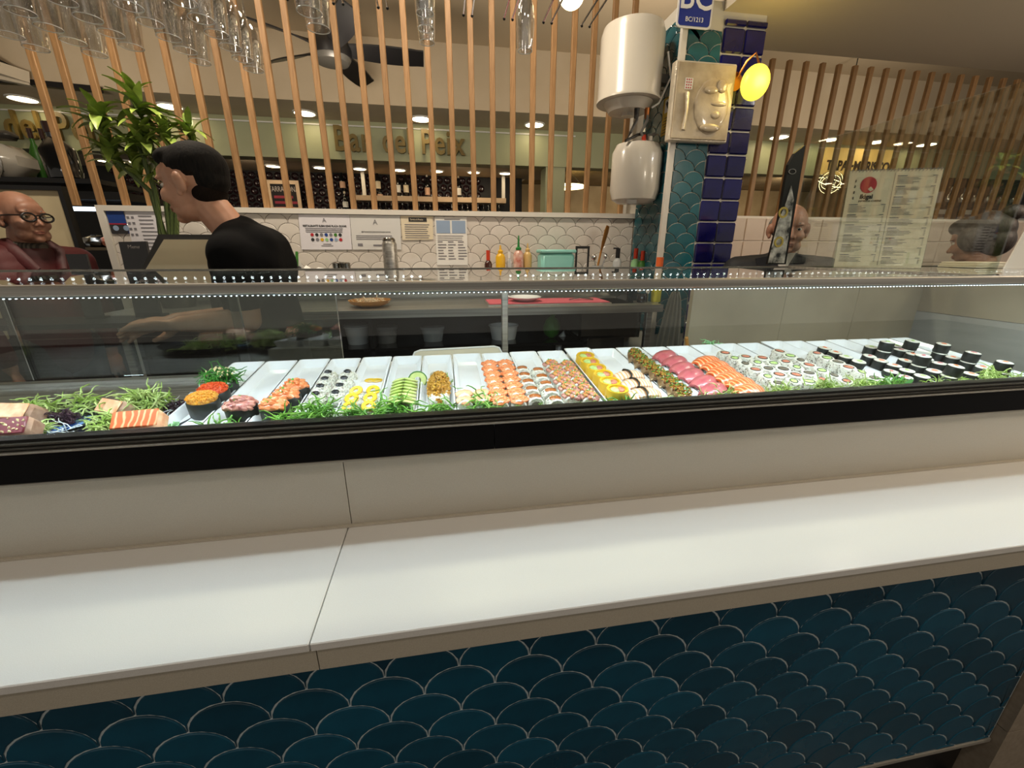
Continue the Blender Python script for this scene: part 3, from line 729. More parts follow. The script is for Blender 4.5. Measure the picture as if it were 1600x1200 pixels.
# uramaki standing on end: rice outside with sesame, nori ring and filling on the cut face
for key, fm in (('ura_dark', 'filling_dark'), ('ura_green', 'filling_green'), ('ura_pink', 'filling_pink')):
    s = MB()
    for _ in range(46):
        a, z = RG.uniform(0, 6.283), RG.uniform(.003, .032); s.ball((.0216 * math.cos(a), .0216 * math.sin(a), z), (.0012, .0012, .0018), 5, 4)
    PROTO[key] = [('rice', MB().lathe([(.0195, 0), (.0215, .004), (.0218, .029), (.0195, .034), (.012, .0345), (0, .0335)], 18).mesh('r', 'rice', True)),
                  ('nori_ring', MB().lathe([(.0105, .033), (.0125, .033), (.0125, .0355), (.0105, .0355), (.0105, .033)], 16, sx=1.15, sy=.85).mesh('n', 'nori', True)),
                  ('filling', MB().ball((0, 0, .0345), (.0128, .0092, .0024), 12, 5, wob=.12).mesh('f', fm, True)), ('sesame_seeds', s.mesh('s', 'filling_dark', True))]
# lying roll, cut face to the front (-y)
RX = Matrix.Rotation(math.radians(90), 3, 'X')
def lying(r, l): return MB().lathe([(r * .9, -l / 2), (r, -l / 2 + .003), (r, l / 2 - .003), (r * .9, l / 2), (0, l / 2)], 16, Matrix.Translation((0, 0, r)) @ Matrix.Rotation(math.radians(90), 4, 'X'))
def lumps(mb, n, rx, ry, z, drop, s=(.0058, .0042, .0030)):
    for _ in range(n):
        a, q = RG.uniform(0, 6.28), math.sqrt(RG.random()); mb.ball((rx * q * math.cos(a), ry * q * math.sin(a), z - drop * q * q), s, 6, 5, Euler((RG.uniform(-.4, .4), RG.uniform(-.4, .4), RG.uniform(0, 3))).to_matrix())
    return mb
PROTO['roll_brown'] = [('rice', lying(.0195, .027).mesh('r', 'rice', True)),
    ('filling', MB().ball((0, -.0135, .0195), (.010, .002, .010), 12, 6, wob=.12).mesh('f', 'filling_dark', True)),
    ('sauce', MB().ball((0, 0, .0365), (.0135, .0115, .0042), 12, 6, wob=.1).mesh('s', 'sauce', True)), ('sesame_seeds', crumbs(MB(), 26, .019, .013, .030, .007, .0018, RG).mesh('k', 'sesame_black'))]
PROTO['roll_salmon'] = [('rice', lying(.0185, .030).mesh('r', 'rice', True)),
    ('salmon_slice', lumps(MB().ball((0, 0, .0300), (.0205, .0178, .0085), 14, 8, wob=.08), 30, .0195, .0165, .0385, .007).mesh('f', 'salmon_chop', True)), ('filling', MB().ball((0, -.0152, .0185), (.009, .0018, .009), 10, 6, wob=.15).mesh('g', 'filling_green', True))]
b = MB()
for _ in range(22):
    a, q = RG.uniform(0, 6.28), math.sqrt(RG.random()); b.ball((.020 * q * math.cos(a), .017 * q * math.sin(a), .038 - .010 * q * q), (.006, .005, .0045), 6, 5)
b2 = MB()
for _ in range(10):
    a, q = RG.uniform(0, 6.28), math.sqrt(RG.random()); b2.ball((.018 * q * math.cos(a), .015 * q * math.sin(a), .041 - .009 * q * q), (.0055, .005, .004), 6, 5)
PROTO['roll_tartare'] = [('rice', lying(.0185, .030).mesh('r', 'rice', True)), ('tuna', b.mesh('t', 'tuna_chop', True)), ('salmon', b2.mesh('t', 'salmon_chop', True)), ('chives', crumbs(MB(), 36, .018, .015, .037, .009, .0017, RG).mesh('c', 'herb'))]
PROTO['roll_black'] = [('rice', grains(MB().ball((0, 0, .0165), (.0205, .0175, .0165), 14, 8, wob=.04), (0, 0, .0165), (.0205, .0175, .0165), 90).mesh('r', 'rice', True)), ('black_topping', MB().ball((0, 0, .0335), (.0085, .007, .0052), 9, 6, wob=.25).mesh('t', 'black_top', True)),
    ('sesame_seeds', crumbs(MB(), 30, .019, .016, .018, .014, .0016, RG).mesh('k', 'sesame_black'))]
PROTO['roll_yellow_top'] = [('rice', grains(MB().ball((0, 0, .0165), (.0205, .0175, .0165), 14, 8, wob=.04), (0, 0, .0165), (.0205, .0175, .0165), 90).mesh('r', 'rice', True)), ('mango_slice', MB().lathe([(.006, -.002), (.0145, -.002), (.0155, .001), (.0145, .003), (.006, .003), (.006, -.002)], 12, Matrix.Translation((0, 0, .031)) @ Matrix.Rotation(.35, 4, 'X')).mesh('t', 'mango', True)),
    ('sesame_seeds', crumbs(MB(), 24, .019, .016, .018, .014, .0016, RG).mesh('k', 'sesame_black'))]
# mango wrapped roll standing on end, hollow edge with filling
PROTO['roll_mango'] = [('mango_wrap', MB().lathe([(.021, 0), (.0225, .004), (.0232, .036), (.0222, .039), (.0185, .0385), (.0175, .034), (0, .033)], 18, sx=1.15, sy=.9).mesh('w', 'mango', True)),
    ('avocado', MB().ball((-.006, 0, .0355), (.011, .012, .0035), 10, 5, wob=.1).mesh('a', 'filling_green', True)), ('filling', MB().ball((.008, 0, .036), (.009, .010, .004), 10, 5, wob=.1).mesh('f', 'filling_pink', True))]
def nigiri(key, mat_, extra=None, sx=1, drape=1.0):
    P = [('rice', grains(MB().ball((0, 0, .0125), (.0310 * sx, .0160, .0135), 14, 8, wob=.03), (0, 0, .0125), (.0310 * sx, .0160, .0135), 60, RG, -.8).mesh('r', 'rice', True))]
    m = MB(); nu, nv = 13, 7; vs = []; fs = []
    for layer, off in ((0, .0), (1, .0045)):
        for i in range(nu):
            for j in range(nv):
                a = -1 + 2 * i / (nu - 1); c = -1 + 2 * j / (nv - 1); x = a * .037 * sx; y = c * .0185
                z = .0272 + off - .0085 * abs(a) ** 2.4 * drape - .0075 * c * c + .0006 * math.sin(i * 2.1)
                vs.append(Vector((x, y * (1 - .25 * a * a), z)))
    K = nu * nv
    for i in range(nu - 1):
        for j in range(nv - 1):
            q = i * nv + j; fs.append((q, q + 1, q + nv + 1, q + nv)); fs.append((K + q, K + q + nv, K + q + nv + 1, K + q + 1))
    rim = [j for j in range(nv)] + [i * nv + nv - 1 for i in range(1, nu)] + [(nu - 1) * nv + j for j in range(nv - 2, -1, -1)] + [i * nv for i in range(nu - 2, 0, -1)]
    for i in range(len(rim)): a, c = rim[i], rim[(i + 1) % len(rim)]; fs.append((a, c, K + c, K + a))
    m.add(vs, fs); P.append(('fish_slice', m.mesh('f', mat_, True)))
    if extra: P += extra
    PROTO[key] = P
nigiri('nigiri_salmon', 'salmon'); nigiri('nigiri_tuna', 'tuna')
nigiri('nigiri_shrimp', 'shrimp', [('nori_band', MB().tube([(0, -.0195, .003), (0, -.0205, .016), (0, -.013, .0300), (0, 0, .0335), (0, .013, .0300), (0, .0205, .016), (0, .0195, .003)], .0065, 6, True, .25).mesh('n', 'nori', True))])
nigiri('nigiri_eel', 'eel', [('sauce', crumbs(MB(), 60, .034, .017, .0285, .0045, .0034, RG).mesh('s', 'sauce')), ('chopped_herbs', crumbs(MB(), 80, .034, .016, .0300, .0045, .0022, RG).mesh('h', 'seaweed')), ('sesame_seeds', crumbs(MB(), 60, .034, .016, .0310, .004, .0020, RG).mesh('k', 'onion'))])
PROTO['roll_roast'] = [('rice', lying(.0175, .030).mesh('r', 'rice', True)), ('salmon_slice', MB().ball((0, 0, .0275), (.0210, .0180, .0085), 14, 8, wob=.08).mesh('f', 'salmon_roast', True))]

def put(key, name, x, y, label, cat, group, rz=0.0, dz=0.0, tilt=0.0, s=1.0):
    o = link(name, None); o.matrix_world = Matrix.Translation(base(x, y) + Vector((0, 0, dz))) @ RT @ Matrix.Rotation(rz, 4, 'Z') @ Matrix.Rotation(tilt, 4, 'X') @ Matrix.Diagonal((s, s, s, 1))
    o.empty_display_size = .01; tag(o, label, cat, group)
    for pn, me in PROTO[key]: link(pn, me, o)
    return o
def frm(i, n): return 'frontmost' if i == 0 else 'rearmost' if i == n - 1 else ORD[i] + ' from the front'
J = lambda a: rnd.uniform(-a, a)
# gunkan on the left trays
put('gunkan_seaweed', 'gunkan', -.512, 1.000, 'gunkan heaped with bright green seaweed salad at the left trays', 'sushi', 'gunkan', s=1.1)
put('gunkan_red', 'gunkan', -.508, .950, 'gunkan topped with red orange fish roe', 'sushi', 'gunkan', s=1.08)
put('gunkan_orange', 'gunkan', -.508, .905, 'gunkan topped with golden orange fish roe, in front of the redder one', 'sushi', 'gunkan', s=1.08)
put('gunkan_tuna', 'gunkan', -.421, .870, 'single gunkan topped with pink chopped tuna', 'sushi', 'gunkan', s=1.08)
for i, (x, y) in enumerate(((-.356, .865), (-.347, .912), (-.341, .957))):
    put('gunkan_salmon', 'gunkan', x, y, '%s of the three gunkan topped with chopped salmon' % ('frontmost', 'middle', 'rearmost')[i], 'sushi', 'gunkan', .3 * i, s=1.0)
# black dotted, yellow topped rolls
for i in range(4):
    for c in range(2):
        put('roll_black', 'rice_roll', -.287 + .043 * c + J(.002), .915 + .040 * i + J(.002), 'white rice roll with a black dot, %s in the %s column' % (frm(i, 4), ('left', 'right')[c]), 'sushi', 'black-dotted rolls', J(.3))
for i in range(3):
    for c in range(2):
        put('roll_yellow_top', 'rice_roll', -.206 + .041 * c + J(.003), .845 + .038 * i + J(.002), 'rice roll with a yellow mango ring, %s in the %s column' % (('frontmost', 'middle', 'rearmost')[i], ('left', 'right')[c]), 'sushi', 'yellow-topped rolls', J(.4))
for i, (x, y) in enumerate(((-.195, 1.045), (-.178, 1.043))):
    o = link('mango_slice', MB().lathe([(0, 0), (.012, 0), (.013, .002), (.011, .004), (0, .0035)], 14, sx=1.1, sy=.75).mesh('mango_slice', 'mango', True)); o.matrix_world = Matrix.Translation(base(x, y)) @ RT; tag(o, '%s of two loose yellow slices on an empty tray end' % ('left', 'right')[i], 'mango slice', 'loose mango slices')
# avocado roll
av = thing('avocado_roll', base(-.100, .905), 'rice roll covered in fanned green avocado slices', 'sushi')
MB().bev(Vector(av.location) + Vector((0, .0, .018)), (.056, .140, .030), .008, RT.to_3x3()).build('rice', 'rice', av, True)
for i in range(8):
    for c in (-1, 1):
        p = Vector((c * .0145, -.058 + i * .0165, .034)); M = Matrix.Translation(av.location) @ RT @ Matrix.Translation(p) @ Matrix.Rotation(c * .55, 4, 'Y') @ Matrix.Rotation(c * .5, 4, 'Z') @ Matrix.Rotation(-.5, 4, 'X')
        MB().ball((0, 0, 0), (.0175, .0105, .0042), 12, 6, None).mesh
        b = MB().ball((0, 0, 0), (.0200, .0118, .0046), 12, 6); b.v = [M @ v for v in b.v]; b.build('avocado_slice', 'avocado', av, True)
        b = MB().tube([(.0175 * math.cos(t * .35), .0105 * math.sin(t * .35), 0) for t in range(10)], .0009, 4); b.v = [M @ v for v in b.v]; b.build('avocado_skin', 'avocado_skin', av, True)
# end slice of avocado behind
ae = thing('avocado_half_ring', base(-.072, .990), 'green avocado end slice standing behind the avocado roll', 'avocado slice')
b = MB().lathe([(.008, -.004), (.020, -.004), (.0215, 0), (.020, .004), (.008, .004), (.008, -.004)], 16, Matrix.Translation(ae.location + Vector((0, 0, .02))) @ Matrix.Rotation(math.radians(70), 4, 'X')); b.build('flesh', 'avocado', ae, True)
MB().tube([ae.location + Vector((.0218 * math.cos(t * .4), .002, .02 + .0215 * math.sin(t * .4))) for t in range(16)], .0016, 5).build('skin', 'avocado_skin', ae, True)
# crispy onion roll
oc = thing('crispy_roll', base(-.020, .945), 'rice roll piled with golden crispy onion crumbs', 'sushi')
MB().bev(oc.location + Vector((0, 0, .016)), (.046, .165, .028), .008, RT.to_3x3()).build('rice', 'rice', oc, True)
b = crumbs(MB(), 620, .027, .085, .020, .030, .0042, RG); b.v = [oc.location + RT.to_3x3() @ v for v in b.v]; b.build('onion_crumbs', 'onion', oc, kind='stuff')
b = strands(MB(), 26, .026, .08, .02, .03, .001, RG); b.v = [oc.location + RT.to_3x3() @ v + Vector((0, 0, .012)) for v in b.v]; b.build('green_strands', 'greens', oc, kind='stuff')
for i in range(2):
    for c in range(2):
        put('roll_roast', 'salmon_roll', .036 + .040 * c, .852 + .032 * i, 'pale roasted salmon roll at the front of a nearly empty tray, %s' % (('front left', 'front right'), ('back left', 'back right'))[i][c], 'sushi', 'roasted salmon rolls')
# two-column lying rolls
for i in range(7):
    for c in range(2):
        put('roll_salmon', 'salmon_roll', .1115 + .0415 * c + J(.0015), .836 + .0355 * i, 'orange salmon-topped rice roll, %s in the %s column' % (frm(i, 7), ('left', 'right')[c]), 'sushi', 'orange salmon rolls', J(.1))
for i in range(5):
    for c in range(2):
        put('roll_brown', 'glazed_roll', .190 + .0405 * c + J(.0015), .838 + .041 * i - .015 * c, 'rice roll with brown glaze and sesame, %s in the %s column' % (frm(i, 5), ('left', 'right')[c]), 'sushi', 'brown-glazed rolls', J(.1))
for i in range(6):
    for c in range(2):
        put('roll_tartare', 'tartare_roll', .276 + .039 * c + J(.0015), .842 + .0375 * i - .01 * c, 'roll heaped with chopped tuna, salmon and chives, %s in the %s column' % (frm(i, 6), ('left', 'right')[c]), 'sushi', 'tartare rolls', J(.1))
for i in range(6):
    put('roll_mango', 'mango_roll', .384 + J(.003), .850 + .044 * i, 'yellow mango-wrapped roll, %s in its single column' % frm(i, 6), 'sushi', 'mango rolls', J(.3), .002, .12)
for i in range(3):
    put('nigiri_shrimp', 'shrimp_nigiri', .452 + .004 * i, .848 + .052 * i, 'shrimp nigiri with a black nori band, %s of three' % ('frontmost', 'middle', 'rearmost')[i], 'sushi', 'shrimp nigiri', .15, s=1.12)
for i in range(7):
    put('nigiri_eel', 'eel_nigiri', .538 + .003 * math.sin(i), .825 + .0425 * i, 'brown glazed eel nigiri sprinkled with herbs, %s' % frm(i, 7), 'sushi', 'eel nigiri', 1.15, .003, s=1.1)
for i in range(6):
    put('nigiri_tuna', 'tuna_nigiri', .628 + .004 * math.sin(i * 2), .842 + .046 * i, 'pink tuna nigiri, %s in its row' % frm(i, 6), 'sushi', 'tuna nigiri', .55, .002, .08, 1.18)
for i in range(6):
    put('nigiri_salmon', 'salmon_nigiri', .712 + .003 * math.sin(i * 2), .830 + .034 * i, 'orange striped salmon nigiri, %s in its row' % frm(i, 6), 'sushi', 'salmon nigiri', .35, .002 + .0015 * i, .15, 1.18)
# sesame uramaki columns
kinds = ['ura_dark', 'ura_green', 'ura_pink']
for col, (x, n, y0, dy, two) in enumerate(((.820, 6, .850, .0425, 1), (.905, 5, .850, .041, 1), (.990, 7, .840, .036, 0), (1.088, 6, .850, .036, 0))):
    for i in range(n):
        for c in range(2 if two else 1):
            if c == 1 and i == n - 1: continue
            nm_ = '%s in %s column%s' % (frm(i, n), ORD[col], (', left', ', right')[c] if two else '')
            put(kinds[(i + col + c) % 3], 'sesame_roll', x - (.010 if two else 0) + .043 * c + J(.002), y0 + dy * i + (.006 if c else 0), 'white rice roll with sesame, ' + nm_, 'sushi', 'sesame rice rolls', J(1), 0, .1 + J(.05), .93)
# hosomaki columns
hk = ['hoso_cucumber', 'hoso_salmon', 'hoso_tuna']
for col, (x, y0, n, kk, lay) in enumerate(((1.168, .965, 4, 0, 0), (1.190, .852, 2, 2, 0), (1.243, .850, 5, 0, 0), (1.318, .842, 4, 1, 1), (1.333, 1.035, 2, 0, 1), (1.398, .848, 6, 1, 0), (1.425, 1.035, 2, 0, 1), (1.495, .848, 5, 1, 1))):
    for i in range(n):
        for L_ in range(2 if (lay and i % 2 == 0) else 1):
            key = hk[(kk + (i // 2 if kk != 1 else (i % 3 == 2) * 1)) % 3]
            put(key, 'hosomaki', x + J(.002) + .006 * L_, y0 + .0375 * i + J(.001), 'short black nori roll, %s in %s hosomaki column%s' % (frm(i, n), ORD[col], ', stacked on top' if L_ else ''), 'sushi', 'black hosomaki', J(1.5), .0275 * L_, J(.06))

# ------------------------------------------------------------------ greens along the front of the trays
def clump(name, x, y, m, rx, ry, h, L, n, label, r=.0011, z=None, grp='salad garnishes along the front of the case'):
    b = strands(MB(), n, rx, ry, h, L, r, RG, .8, .9); p = base(x, y) if z is None else Vector((x, y, z))
    o = link(name, b.mesh(name, m, True)); o.location = p + Vector((0, 0, .001)); tag(o, label, 'salad', grp); return o
G = [(-.445, .822, 'greens', .03, .010, .010, .04, 60, 'below the single tuna gunkan'), (-.325, .822, 'greens', .028, .012, .02, .05, 90, 'in front of the salmon gunkan'), (-.272, .840, 'greens', .035, .016, .03, .055, 130, 'in front of the black-dotted rolls'),
 (-.19, .822, 'greens', .03, .014, .03, .05, 100, 'in front of the yellow-topped rolls'), (-.115, .832, 'greens', .035, .014, .028, .06, 130, 'in front of the avocado roll'), (-.02, .826, 'greens', .032, .014, .026, .05, 100, 'in front of the crispy onion roll'),
 (.075, .835, 'greens', .022, .022, .03, .06, 90, 'beside the roasted salmon rolls'), (.215, .815, 'greens', .035, .008, .012, .04, 80, 'in front of the brown-glazed rolls'), (.305, .815, 'frisee', .03, .008, .012, .04, 60, 'in front of the tartare rolls'), (.375, .815, 'greens', .035, .010, .016, .05, 100, 'in front of the mango rolls'),
 (.47, .812, 'frisee', .02, .010, .016, .035, 60, 'in front of the shrimp nigiri'), (.525, .812, 'frisee', .022, .010, .024, .04, 90, 'at the front end of the eel strip'), (.625, .815, 'frisee', .034, .012, .026, .045, 120, 'in front of the tuna nigiri'), (.80, .822, 'frisee', .03, .012, .022, .045, 110, 'in front of the first sesame column'),
 (.92, .822, 'frisee', .036, .014, .03, .05, 140, 'in front of the second sesame column'), (1.02, .822, 'frisee', .034, .014, .026, .05, 120, 'in front of the third sesame column'), (1.10, .826, 'greens', .034, .014, .024, .05, 120, 'in front of the fourth sesame column'), (1.24, .815, 'frisee', .034, .010, .018, .045, 70, 'below the third hosomaki column'),
 (1.33, .815, 'frisee', .03, .010, .018, .045, 70, 'below the fourth hosomaki column'), (1.43, .822, 'frisee', .03, .012, .035, .05, 110, 'between the last two hosomaki columns'), (1.52, .815, 'frisee', .03, .010, .02, .04, 70, 'at the right end of the trays')]
for x, y, m, rx, ry, h, L, n, where in G:
    if x > .5: n = int(n * 1.5); h *= 1.15; L *= .85
    elif x < .1: n = int(n * 1.1); h *= 1.2; ry *= 1.2
    clump('salad_garnish', x, y, m, rx, ry, h, L, int(n * .8), '%s salad strands %s' % ('pale frisee' if m == 'frisee' else 'green shredded', where), .0012 if m == 'frisee' else .0016)
# leafy herb sprig and a wasabi rosette at the back
hs = thing('herb_sprig', base(1.165, .832), 'jagged bright green herb leaf standing at the front of the hosomaki trays', 'herb')
for i in range(9):
    a = i * .7; d = Vector((math.cos(a) * .9, .3 * math.sin(a), .8)).normalized(); p = Vector(hs.location) + Vector((0, 0, .003)); q = p + d * .035; sd = d.cross(Vector((0, 1, 0))).normalized() * .011
    MB().add([p, p + d * .015 + sd, q, p + d * .015 - sd, p + d * .018 + Vector((0, .003, 0))], [(0, 1, 4), (1, 2, 4), (2, 3, 4), (3, 0, 4), (0, 3, 2, 1)]).build('leaf', 'herb', hs)
wr = at(1115, 537, Y=1.19)
clump('wasabi_rosette', wr.x, 1.20, 'wasabi', .012, .012, .03, .05, 70, 'pale green rosette tuft behind the salmon tray', .0018, ZD + .04, None)
tg = thing('wooden_stick', (at(1080, 540, Y=1.22).x, 1.22, ZD + .001), 'small brown wooden stick standing behind the tuna tray', 'stick')
p = Vector(tg.location); MB().tube([p, p + Vector((-.02, 0, .085))], .006, 6).build('shaft', 'wood_spoon', tg); MB().ball(p + Vector((-.02, 0, .085)), .0065, 8, 6).build('tip', 'wood_spoon', tg, True)
# upright white lid behind the trays
a, b = at(644, 556, Y=1.215), at(785, 541, Y=1.215); cx = (a.x + b.x) / 2; wd = b.x - a.x
lidm = MB(); lid = thing('food_cover', (cx, 1.215, ZD + .0005), 'pale rectangular plastic lid leaning upright behind the trays', 'lid')
poly = [(-wd / 2, 0), (wd / 2, 0), (wd / 2, b.z - ZD - .025), (wd / 2 - .01, b.z - ZD - .005), (wd / 2 - .025, b.z - ZD), (-wd / 2 + .025, b.z - ZD - .004), (-wd / 2 + .008, b.z - ZD - .01), (-wd / 2, b.z - ZD - .028)]
MB().prism(poly, lid.location, (1, 0, 0), (0, 0, 1), (0, .004, 0)).build('panel', 'paper_cream', lid); MB().tube([lid.location + Vector((x, 0, z)) for x, z in poly], .003, 6).build('rim', 'paper_white', lid, True)

# ------------------------------------------------------------------ two dark plates with tataki salads at the left end
def plate(x, y, rx, ry, m, label, z=ZD + .0005, tilt=0):
    t = thing('oval_plate', (x, y, z), label, 'plate'); pr_ = [(.45, .0), (.5, .004), (.85, .010), (1.0, .022), (1.0, .026), (.84, .014), (.5, .008), (0, .008)]
    MB().lathe([(r, zz) for r, zz in pr_], 32, sx=rx, sy=ry).build('dish', m, t, True, True); return t
pl1 = plate(-.880, .925, .168, .118, 'ceramic_dark', 'dark oval plate with a blue glazed end carrying the seared tuna salad')
MB().lathe([(0, .0095), (.052, .0105), (.056, .0105), (.050, .0125), (0, .0115)], 24, Matrix.Translation((.098, -.005, 0)), sx=1.0, sy=1.2).build('blue_glaze', 'blue_glaze', pl1, True, True)
pl2 = plate(-.622, .905, .088, .108, 'ceramic_dark', 'black plate with the seared salmon salad beside the white trays')
def block(name, loc, dims, core, edge, seeds, label, rz, parts=True):
    t = thing(name, loc, label, 'seared fish'); M = Matrix.Rotation(rz, 3, 'Z') @ Matrix.Rotation(-.75, 3, 'X'); c = Vector(loc) + Vector((0, 0, dims[2] * .72))
    MB().bev(c, dims, .008, M).build('seared_crust', edge, t, True)
    MB().bev(c + M @ Vector((0, -dims[1] / 2 - .0005, .0)), (dims[0] * .93, .004, dims[2] * .88), .0018, M).build('cut_face', core, t, True)
    if seeds:
        s = MB()
        for _ in range(46): s.ball(c + M @ Vector((RG.uniform(-.45, .45) * dims[0], -dims[1] / 2 - .003, RG.uniform(-.42, .42) * dims[2])), (.0028, .0013, .0016), 6, 4, Euler((RG.random() * 3, RG.random() * 3, RG.random() * 3)).to_matrix())
        s.build('sesame_seeds', 'sesame', t, True, kind='stuff')
    return t
z1 = ZD + .013
block('tuna_tataki', (-.812, .842, z1), (.090, .042, .038), 'tuna_seared', 'seared_edge', True, 'seared dark red tuna block with white sesame seeds at the left end', .10)
block('tuna_tataki', (-.868, .935, z1), (.080, .045, .036), 'salmon_roast', 'seared_edge', False, 'pale seared fish piece behind the sesame tuna block', -.2)
block('salmon_tataki', (-.592, .842, z1), (.080, .038, .040), 'salmon', 'salmon_roast', False, 'striped seared salmon block on the black plate', .12)
block('salmon_tataki', (-.690, .935, z1), (.070, .042, .034), 'salmon_roast', 'seared_edge', False, 'pale seared salmon piece behind the frisee on the black plate', -.5)
for nm_, x, y, m, rx, ry, h, L, n, lab in (('frisee', -.890, 1.000, 'frisee', .040, .022, .025, .045, 130, 'pale frisee heap behind the seared tuna'), ('frisee', -.800, .995, 'frisee', .024, .014, .040, .05, 45, 'frisee sprigs sticking up right of the seared tuna'),
    ('frisee', -.800, .880, 'frisee', .012, .014, .020, .03, 45, 'frisee strands between the two seared pieces at left'), ('purple_lettuce', -.800, .938, 'purple_leaf', .016, .012, .022, .020, 120, 'dark purple lettuce tuft on the left plate'), ('radish_threads', -.745, .880, 'radish', .022, .018, .008, .05, 26, 'white radish threads on the blue glaze'),
    ('frisee', -.655, .955, 'frisee', .038, .026, .050, .045, 330, 'tall pale frisee mound on the black plate'), ('frisee', -.668, .868, 'frisee', .020, .022, .030, .04, 120, 'frisee strands spilling left of the striped salmon'), ('purple_lettuce', -.588, .945, 'purple_leaf', .014, .016, .030, .022, 120, 'dark purple lettuce tuft right of the frisee mound'),
    ('radish_threads', -.580, .960, 'radish', .010, .018, .020, .045, 26, 'white radish threads next to the white trays'), ('wasabi', -.553, .858, 'wasabi', .013, .011, .014, .012, 110, 'pale green wasabi heap at the plate edge')):
    clump(nm_, x, y, m, rx, ry, h, L, n, lab, .0016 if m != 'radish' else .0009, z1, None)
# ================================================================== kitchen strip behind the case
ZC = 1.165
wt = thing('steel_worktop', (.3, 2.45, .2), 'long stainless steel worktop against the white scalloped tile wall', 'worktop')
xr = at(1037, 476, Y=2.15).x
xs0, xs1 = at(905, 500, Y=2.25).x, at(1000, 500, Y=2.25).x
MB().span((-1.6, 2.15, ZC - .04), (xs0, 2.744, ZC)).build('top', 'steel', wt)
MB().span((xs0, 2.15, ZC - .04), (xs1, 2.24, ZC)).span((xs0, 2.62, ZC - .04), (xs1, 2.744, ZC)).span((xs1, 2.15, ZC - .04), (xr, 2.36, ZC)).build('sink_surround', 'steel', wt)
MB().span((-1.6, 2.724, ZC), (xr + .02, 2.744, ZC + .06)).build('upstand', 'steel', wt)
sk = MB().span((xs0, 2.242, ZC - .20), (xs1, 2.618, ZC - .185)).span((xs0, 2.242, ZC - .20), (xs0 + .012, 2.618, ZC - .01)).span((xs1 - .012, 2.242, ZC - .20), (xs1, 2.618, ZC - .01)).span((xs0, 2.242, ZC - .20), (xs1, 2.254, ZC - .01)).span((xs0, 2.606, ZC - .20), (xs1, 2.618, ZC - .01)).build('sink_bowl', 'steel_dark', wt)
for x in (-1.5, xr - .06): MB().bev((x, 2.2, .56), (.035, .035, 1.13), .004).build('leg', 'steel', wt)
fr = thing('underbench_fridge', (0, 2.4, 0), 'dark open underbench shelving below the steel worktop', 'shelving')
MB().span((-1.5, 2.68, .0), (.82, 2.72, 1.11)).build('back_panel', 'black_plastic', fr)
for z in (.15, .62, .93): MB().span((-1.5, 2.26, z), (.82, 2.68, z + .015)).build('shelf_board', 'black_gloss', fr)
for x in (-1.5, -.4, .8): MB().span((x, 2.26, 0), (x + .02, 2.68, 1.11)).build('side_panel', 'black_plastic', fr)
# things on the under-shelf (z .945)
def tub(u, v, w, h, d, m, name, label, lidm=None, z=.9455):
    p = at(u, v, Y=2.34); t = thing(name, (p.x, 2.42, z), label, 'container')
    MB().lathe([(w * .42, 0), (w * .5, h * .9), (w * .54, h * .93), (w * .54, h), (w * .48, h), (w * .41, .006), (0, .006)], 20, sy=d / w).build('body', m, t, True, True)
    if lidm: MB().lathe([(w * .55, h), (w * .55, h + .01), (w * .4, h + .014), (0, h + .014)], 20, sy=d / w).build('lid', lidm, t, True, True)
tub(553, 515, .13, .10, .13, 'white_plastic', 'round_tub', 'stack-like white tub at the left under the worktop', 'clear_plastic')
tub(600, 515, .12, .085, .12, 'grey_plastic', 'round_tub', 'grey tub under the worktop beside the white one', 'grey_plastic')
tub(675, 512, .13, .075, .10, 'clear_plastic', 'round_tub', 'clear plastic tub in the middle under the worktop', 'clear_plastic')
tub(790, 512, .17, .085, .15, 'white_plastic', 'mixing_bowl', 'white bowl under the worktop behind the steel post')
gp = at(862, 512, Y=2.4); gb = thing('green_bag', (gp.x, 2.40, .9455), 'dark green bag under the worktop left of the sink', 'bag')
MB().ball((gp.x, 2.40, 1.01), (.05, .05, .065), 12, 8, wob=.12).build('body', 'avocado_skin', gb, True); MB().cone((gp.x, 2.40, 1.07), (gp.x + .01, 2.40, 1.10), .012, .02, 8).build('knot', 'avocado_skin', gb)
pp = at(880, 535, Y=2.42); pi = thing('drain_pipe', (pp.x, 2.44, .0), 'white plastic drain pipe below the sink', 'pipe')
MB().tube([(xs0 + .1, 2.44, ZC - .205), (xs0 + .1, 2.44, .95), (xs0 + .05, 2.44, .91), (xs0 - .02, 2.44, .91), (xs0 - .04, 2.44, .96), (xs0 - .06, 2.44, .93), (xs0 - .06, 2.44, .0)], .02, 10).build('pipe', 'white_plastic', pi, True); MB().cone((xs0 + .1, 2.44, ZC - .215), (xs0 + .1, 2.44, ZC - .25), .03, .03, 12).build('nut', 'white_plastic', pi, True)
# things lying on the worktop
p = at(577, 470, Y=2.3); wb = thing('wooden_bowl', (p.x, 2.32, ZC), 'shallow wooden bowl of shredded garnish on the left of the worktop', 'bowl')
MB().lathe([(.06, 0), (.10, .018), (.11, .035), (.104, .035), (.09, .014), (0, .010)], 22).build('bowl', 'wood_spoon', wb, True, True)
b = strands(MB(), 90, .08, .06, .03, .05, .0015, RG); b.v = [v + Vector((0, 0, .012)) for v in b.v]; b.build('shredded_garnish', 'paper_cream', wb, local=True, kind='stuff')
p0, p1 = at(762, 478, Z=ZC), at(965, 478, Z=ZC); cxx = (p0.x + p1.x) / 2
tl = thing('red_cloth_tray', (cxx, 2.33, ZC), 'steel tray lined with a red striped cloth on the worktop', 'tray')
MB().span((p0.x, 2.22, ZC), (p1.x, 2.46, ZC + .008)).build('tray', 'steel', tl); MB().span((p0.x + .01, 2.225, ZC + .0085), (p1.x - .01, 2.45, ZC + .013)).build('cloth', 'red_cloth', tl)
